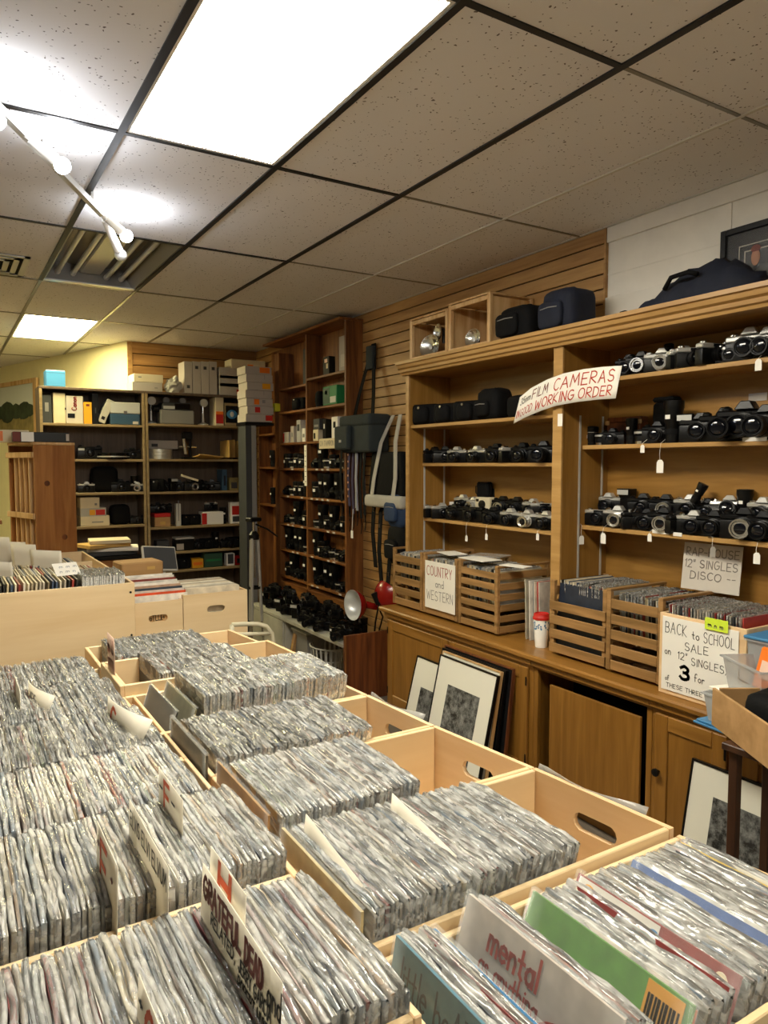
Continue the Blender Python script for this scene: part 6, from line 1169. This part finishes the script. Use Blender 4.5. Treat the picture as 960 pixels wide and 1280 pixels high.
# landscape picture on the yellow wall
wa, wb2 = Vector((1.60, YB, 0)), Vector((.05, 12.2, 0)); ud = (wb2-wa).normalized(); nn = Vector((-ud.y, ud.x, 0)); nn = nn if nn.x < 0 else -nn
def on_yellow(px_, py_):
    d = ray(px_, py_); k = ((wa-Vector((0, 0, H)))+nn*.015).dot(nn)/d.dot(nn); return Vector((0, 0, H))+d*k
a = on_yellow(48, 472); b = on_yellow(48, 545); zt_ = a.z; h_ = a.z-b.z; L_ = 1.9
t = empty('landscape_picture', (a.x, a.y, b.z), 0, 'gold framed landscape picture with trees and meadow on the yellow wall', 'picture'); Mx = frame((0, 0, 0), ud, (0, 0, 1))
def pc_(n_, m, u0, u1, v0, v1, d0, d1): mb = MB(); mb.M = Mx; s_ = 1 if (ud.cross(Vector((0, 0, 1)))).dot(nn) > 0 else -1; mb.box(u0, u1, v0, v1, d0*s_, d1*s_); return mb.build(n_, m, t)
for (u0, u1, v0, v1) in ((0, .09, 0, h_), (L_-.09, L_, 0, h_), (.09, L_-.09, 0, .05), (.09, L_-.09, h_-.05, h_)): pc_('frame', 'fir', u0, u1, v0, v1, 0, .03)
pi_ = pc_('sky_print', 'sky_pale', .09, L_-.09, h_*.45, h_-.05, .005, .010); pc_('meadow_print', 'meadow', .09, L_-.09, .05, h_*.45, .005, .010); s_ = 1 if (ud.cross(Vector((0, 0, 1)))).dot(nn) > 0 else -1
for k, (u, r_) in enumerate(((.22, .10), (.38, .14), (.6, .12), (.85, .16), (1.1, .12))): mb = MB(); mb.M = Mx; mb.blob((u, h_*.46, .011*s_), (r_*1.3, r_*.75, .003), 12, 8, .12, k); mb.build('tree_print', 'leaf_dark', t, smooth=True)
# desk with papers left of the rack and small table with papers right of it
t = empty('desk', (.08, 6.35, 0), 0, 'desk with loose papers at the far left', 'desk'); bx('desk_top', 'pine_y', t, -.35, .30, -.25, .3, 1.20, 1.23, .003); [bx('leg', 'pine', t, sx-.02, sx+.02, sy-.02, sy+.02, 0, 1.199) for sx in (-.3, .26) for sy in (-.2, .25)]
for k in range(5): o = bx('paper_sheet', ('paper', 'grey_dark', 'paper', 'grey_box', 'paper')[k], None, -.12, .12, -.09, .09, 0, .02, .002); o.location = (.22-.05*k, 6.28+.03*k, 1.232+.0225*k); o.rotation_euler = (0, 0, .4*k); tag(o, 'loose paper bundle, %s from bottom on the far left desk' % ORD[k], 'papers', 'papers on the far left desk')
pq = ony(135, 690, 6.3)
t = empty('small_table', (pq.x, 6.4, 0), 0, 'dark small table piled with envelopes before the back bookcase', 'table'); bx('table_top', 'black', t, -.26, .26, -.16, .16, .86, .89, .003); bx('table_body', 'rack', t, -.1, .24, -.14, .14, .0, .859, .003)
for k, (dx, rz, m, l) in enumerate(((0, .1, 'grey_dark', 'dark magazine pile under the envelopes on the small table'), (.06, -.2, 'paper', 'white paper bundle on the small table'), (-.02, .3, 'kraft', 'manila envelope on top of the small table pile'), (.03, -.1, 'cream', 'cream envelope topmost on the small table'))): o = bx('paper_pile', m, None, -.22+.02*k, .22-.02*k, -.13, .13, 0, .03, .003); o.location = (pq.x+dx, 6.4, .892+.033*k); o.rotation_euler = (0, 0, rz); tag(o, l, 'papers')
# ================================================================== FAR RECORD BINS
FYY = 3.975
t = empty('large_record_bin', (.3, FYY, 0), 0, 'large plain plywood record bin with a wide blank front', 'record bin')
bx('front_panel', 'birch', t, -1.2, .562, -.014, 0, .55, 1.02, .002); bx('end_panel', 'birch_y', t, .548, .562, .001, 1.6, .55, 1.02, .002); bx('end_panel', 'birch_y', t, -1.2, -1.186, .001, 1.6, .55, 1.02, .002); bx('back_panel', 'birch', t, -1.2, .562, 1.6, 1.614, .55, 1.02, .002); bx('bottom', 'birch', t, -1.186, .548, .001, 1.6, .7, .712)
for k in range(3): bx('divider', 'birch', t, -1.186, .548, .39+.39*k, .40+.39*k, .715, 1.0)
for x in (-1.1, .45):
    for y in (.1, 1.5): bx('leg', 'birch_y', t, x-.03, x+.03, y-.03, y+.03, 0, .55)
for k in range(2): mb = MB(); mb.M = Matrix.Translation((.54, -.015, .97-.23*k)) @ Matrix.Rotation(R(90), 4, 'X'); mb.lathe([(.006, 0), (.006, .002)], 8); mb.build('screw', 'black', t)
for r_, (xr, n) in enumerate(((.30, 40), (.46, 120), (.40, 110), (.36, 100))):
    row(-.55 if r_ else -.10, .3+xr, FYY+.21+.39*r_, (.735, .72, .72, .72)[r_], n, .03, .08, None, None, 70+r_, cover_only=True, pal=WARM)
row(.61, .83, FYY+.21, .745, 26, .02, .05, None, None, 75, pal=['e8e6de', 'd8d8d2', 'f0eee6'])
def fcard(px_, py_, Y, w_, z0, l, txt=None): p = ony(px_, py_, Y); c_ = card(l, p.x, Y, w_*.75, z0, p.z+.015, [txt] if txt else (), lean=-.1); c_.rotation_euler = (0, 0, .75)
for k, (px_, py_, Y, w_, l) in enumerate(((2, 672, 5.2, .22, 'white tab card at the left edge of the large bin'), (20, 678, 5.2, .24, 'white tab card, second from left in the large bin'), (32, 681, 5.0, .24, 'white tab card, third from left in the large bin'), (58, 688, 4.9, .3, 'tall white tab card above the large bin centre'), (4, 703, 4.55, .2, 'folded white card at the left near edge of the large bin'))): fcard(px_, py_, Y, w_, .85, l)
p = ony(80, 716, 4.25); t = sign('price_paper', 'small white paper with blue writing lying on the large bin records', (p.x-.05, 4.14, 1.058), (1, .25, 0), (0, .7, .6), .13, .09, [('m m m', .02, .055, .02, .09, .002, 'blue_dark'), ('n m n', .02, .02, .02, .08, .002, 'blue_dark')], 'paper', .001)
FB = 4.09
def fbox(label, x0, x1, z1, letter=None):
    t = empty('record_box', ((x0+x1)/2, FB, .55), 0, label, 'record box'); w_ = x1-x0; h = z1-.55
    mb = MB(); mb.M = Matrix.Translation((-w_/2, 0, 0)); mb.hole_panel(w_, h, .013, w_/2, h-.095, .034, .02); mb.build('front_panel', 'birch', t)
    bx('side_panel', 'birch_y', t, -w_/2, -w_/2+.012, .0135, .42, 0, h); bx('side_panel', 'birch_y', t, w_/2-.012, w_/2, .0135, .42, 0, h); bx('back_panel', 'birch', t, -w_/2, w_/2, .4205, .433, 0, h); bx('bottom', 'birch', t, -w_/2+.013, w_/2-.013, .014, .42, 0.0, .012); bx('riser', 'birch', t, -w_/2+.013, w_/2-.013, .014, .42, -.548, -.002)
    return t
xa, xb2, xc = .875, ony(229, 745, FB).x, ony(309, 740, FB).x; z1 = ony(309, 737, FB).z
fb1 = fbox('birch record box with a scrap of lettering in its handle hole', xa, xb2-.004, z1-.02); fbox('birch record box with oval handle at the far right of the bins', xb2, xc, z1)
bx('card_scrap', 'fir', fb1, -.06, .06, .02, .024, z1-.02-.55-.12, z1-.02-.55-.07); mb = MB(); letters(mb, 'oTLLk+', .03, .08, .004, lambda u, v: Vector((-.04+u, .019, z1-.57-.11+v)), .05, 2); mb.build('lettering', 'marker_black', fb1)
for k in range(24):
    c = random.choice(['e8e2d4', 'd8d2c6', 'c9c0ae', 'b7aa94', '9c8a78', 'e0d4bc']); stuff_record((xb2+xc)/2, FB+.04+k*.0155, z1-.285, .0, R(90), Vector(srgb(c)), k, True)
for k, c in enumerate(['efe8dc', 'e4572a', 'd9d0c4', '3a4452', 'c9a184', 'f2ede2', 'd8d4cc', '8a3b34', 'e9e2d6', 'f0ece4']): stuff_record((xa+xb2)/2+.02, FB+.04+k*.035, z1-.30+.008*k, .0, R(90), Vector(srgb(c)), k, True)
p = ony(205, 728, 4.9); t = empty('flat_screen', (p.x, 4.95, .80), .5, 'tilted dark screen with pale frame behind the birch record boxes', 'screen'); t.rotation_euler = (R(-28), R(6), .15); t.location.z = .93
bx('bezel', 'canvas', t, -.12, .12, 0, .025, 0, .18, .006); bx('display', 'grey_dark', t, -.11, .11, -.003, -.0005, .012, .168); bx('stand', 'canvas', t, -.04, .04, .026, .12, -.03, .06, .005)
p = ony(170, 720, 4.75); carton('cardboard_box', 'brown cardboard box behind the far clear-sleeved records', (p.x+.02, 4.78, .78), (.26, .2, .25), 'cardboard', .1, [('f', .05, .2, .05, .02, 'kraft')])
# curved tube frame of a hand cart
p0 = ony(306, 786, 3.9); t = empty('hand_cart', (1.42, 3.72, 0), 0, 'ivory tubular hand cart handle behind the far end of the bins', 'cart'); zt_ = onz(330, 783, .8).z
def hc(px_, py_): v = ony(px_, py_, 3.75); return Vector((v.x-1.42, 3.75-3.72, v.z))
pts = [hc(290, 781), hc(306, 780), hc(322, 780), hc(333, 783), hc(340, 792), hc(342, 806), hc(343, 840)]; pts.append(Vector((pts[-1].x, pts[-1].y, .03))); MB().tube(pts, .013, 8).build('tube_frame', 'tube_ivory', t, smooth=True); q = hc(292, 793); r2 = hc(338, 792); MB().tube([q, r2], .011, 8).build('cross_tube', 'tube_ivory', t, smooth=True); bx('foot_plate', 'tube_ivory', t, -.4, .22, -.1, .15, .004, .02)
MB().tube([(pts[0].x, pts[0].y, pts[0].z), (pts[0].x, pts[0].y, .03)], .013, 8).build('tube_leg', 'tube_ivory', t, smooth=True)
# clear plastic overhanging the bin ends
for k, (i0, l) in enumerate(((2, 'loose clear plastic sheet stuck on the end of the second right-hand bin'), (4, 'loose clear plastic sheet on the end of the fourth right-hand bin'))):
    (ya, xa_), (yb3, xb3) = RX[i0-1], RX[i0]; mb = MB(); z_ = .905
    mb.sheet([[Vector((xa_+(xb3-xa_)*f+.004+.012*math.sin(f*7)*j, ya+(yb3-ya)*f, z_-.02+.022*j+.004*math.sin(f*9))) for f in [i/10 for i in range(2, 11)]] for j in range(2)]); o = mb.build('plastic_sheet', 'clear_bag', None, smooth=True, solid=.0006); tag(o, l, 'plastic sheet')
for o in PROTO.values():
    for c in list(o.children_recursive): bpy.data.objects.remove(c)
    bpy.data.objects.remove(o)
ro = REST.build('records', ['cover_attr', 'sleeve']); tag(ro, 'closely packed sleeved records filling the farther bins and crates', 'records', kind='stuff')
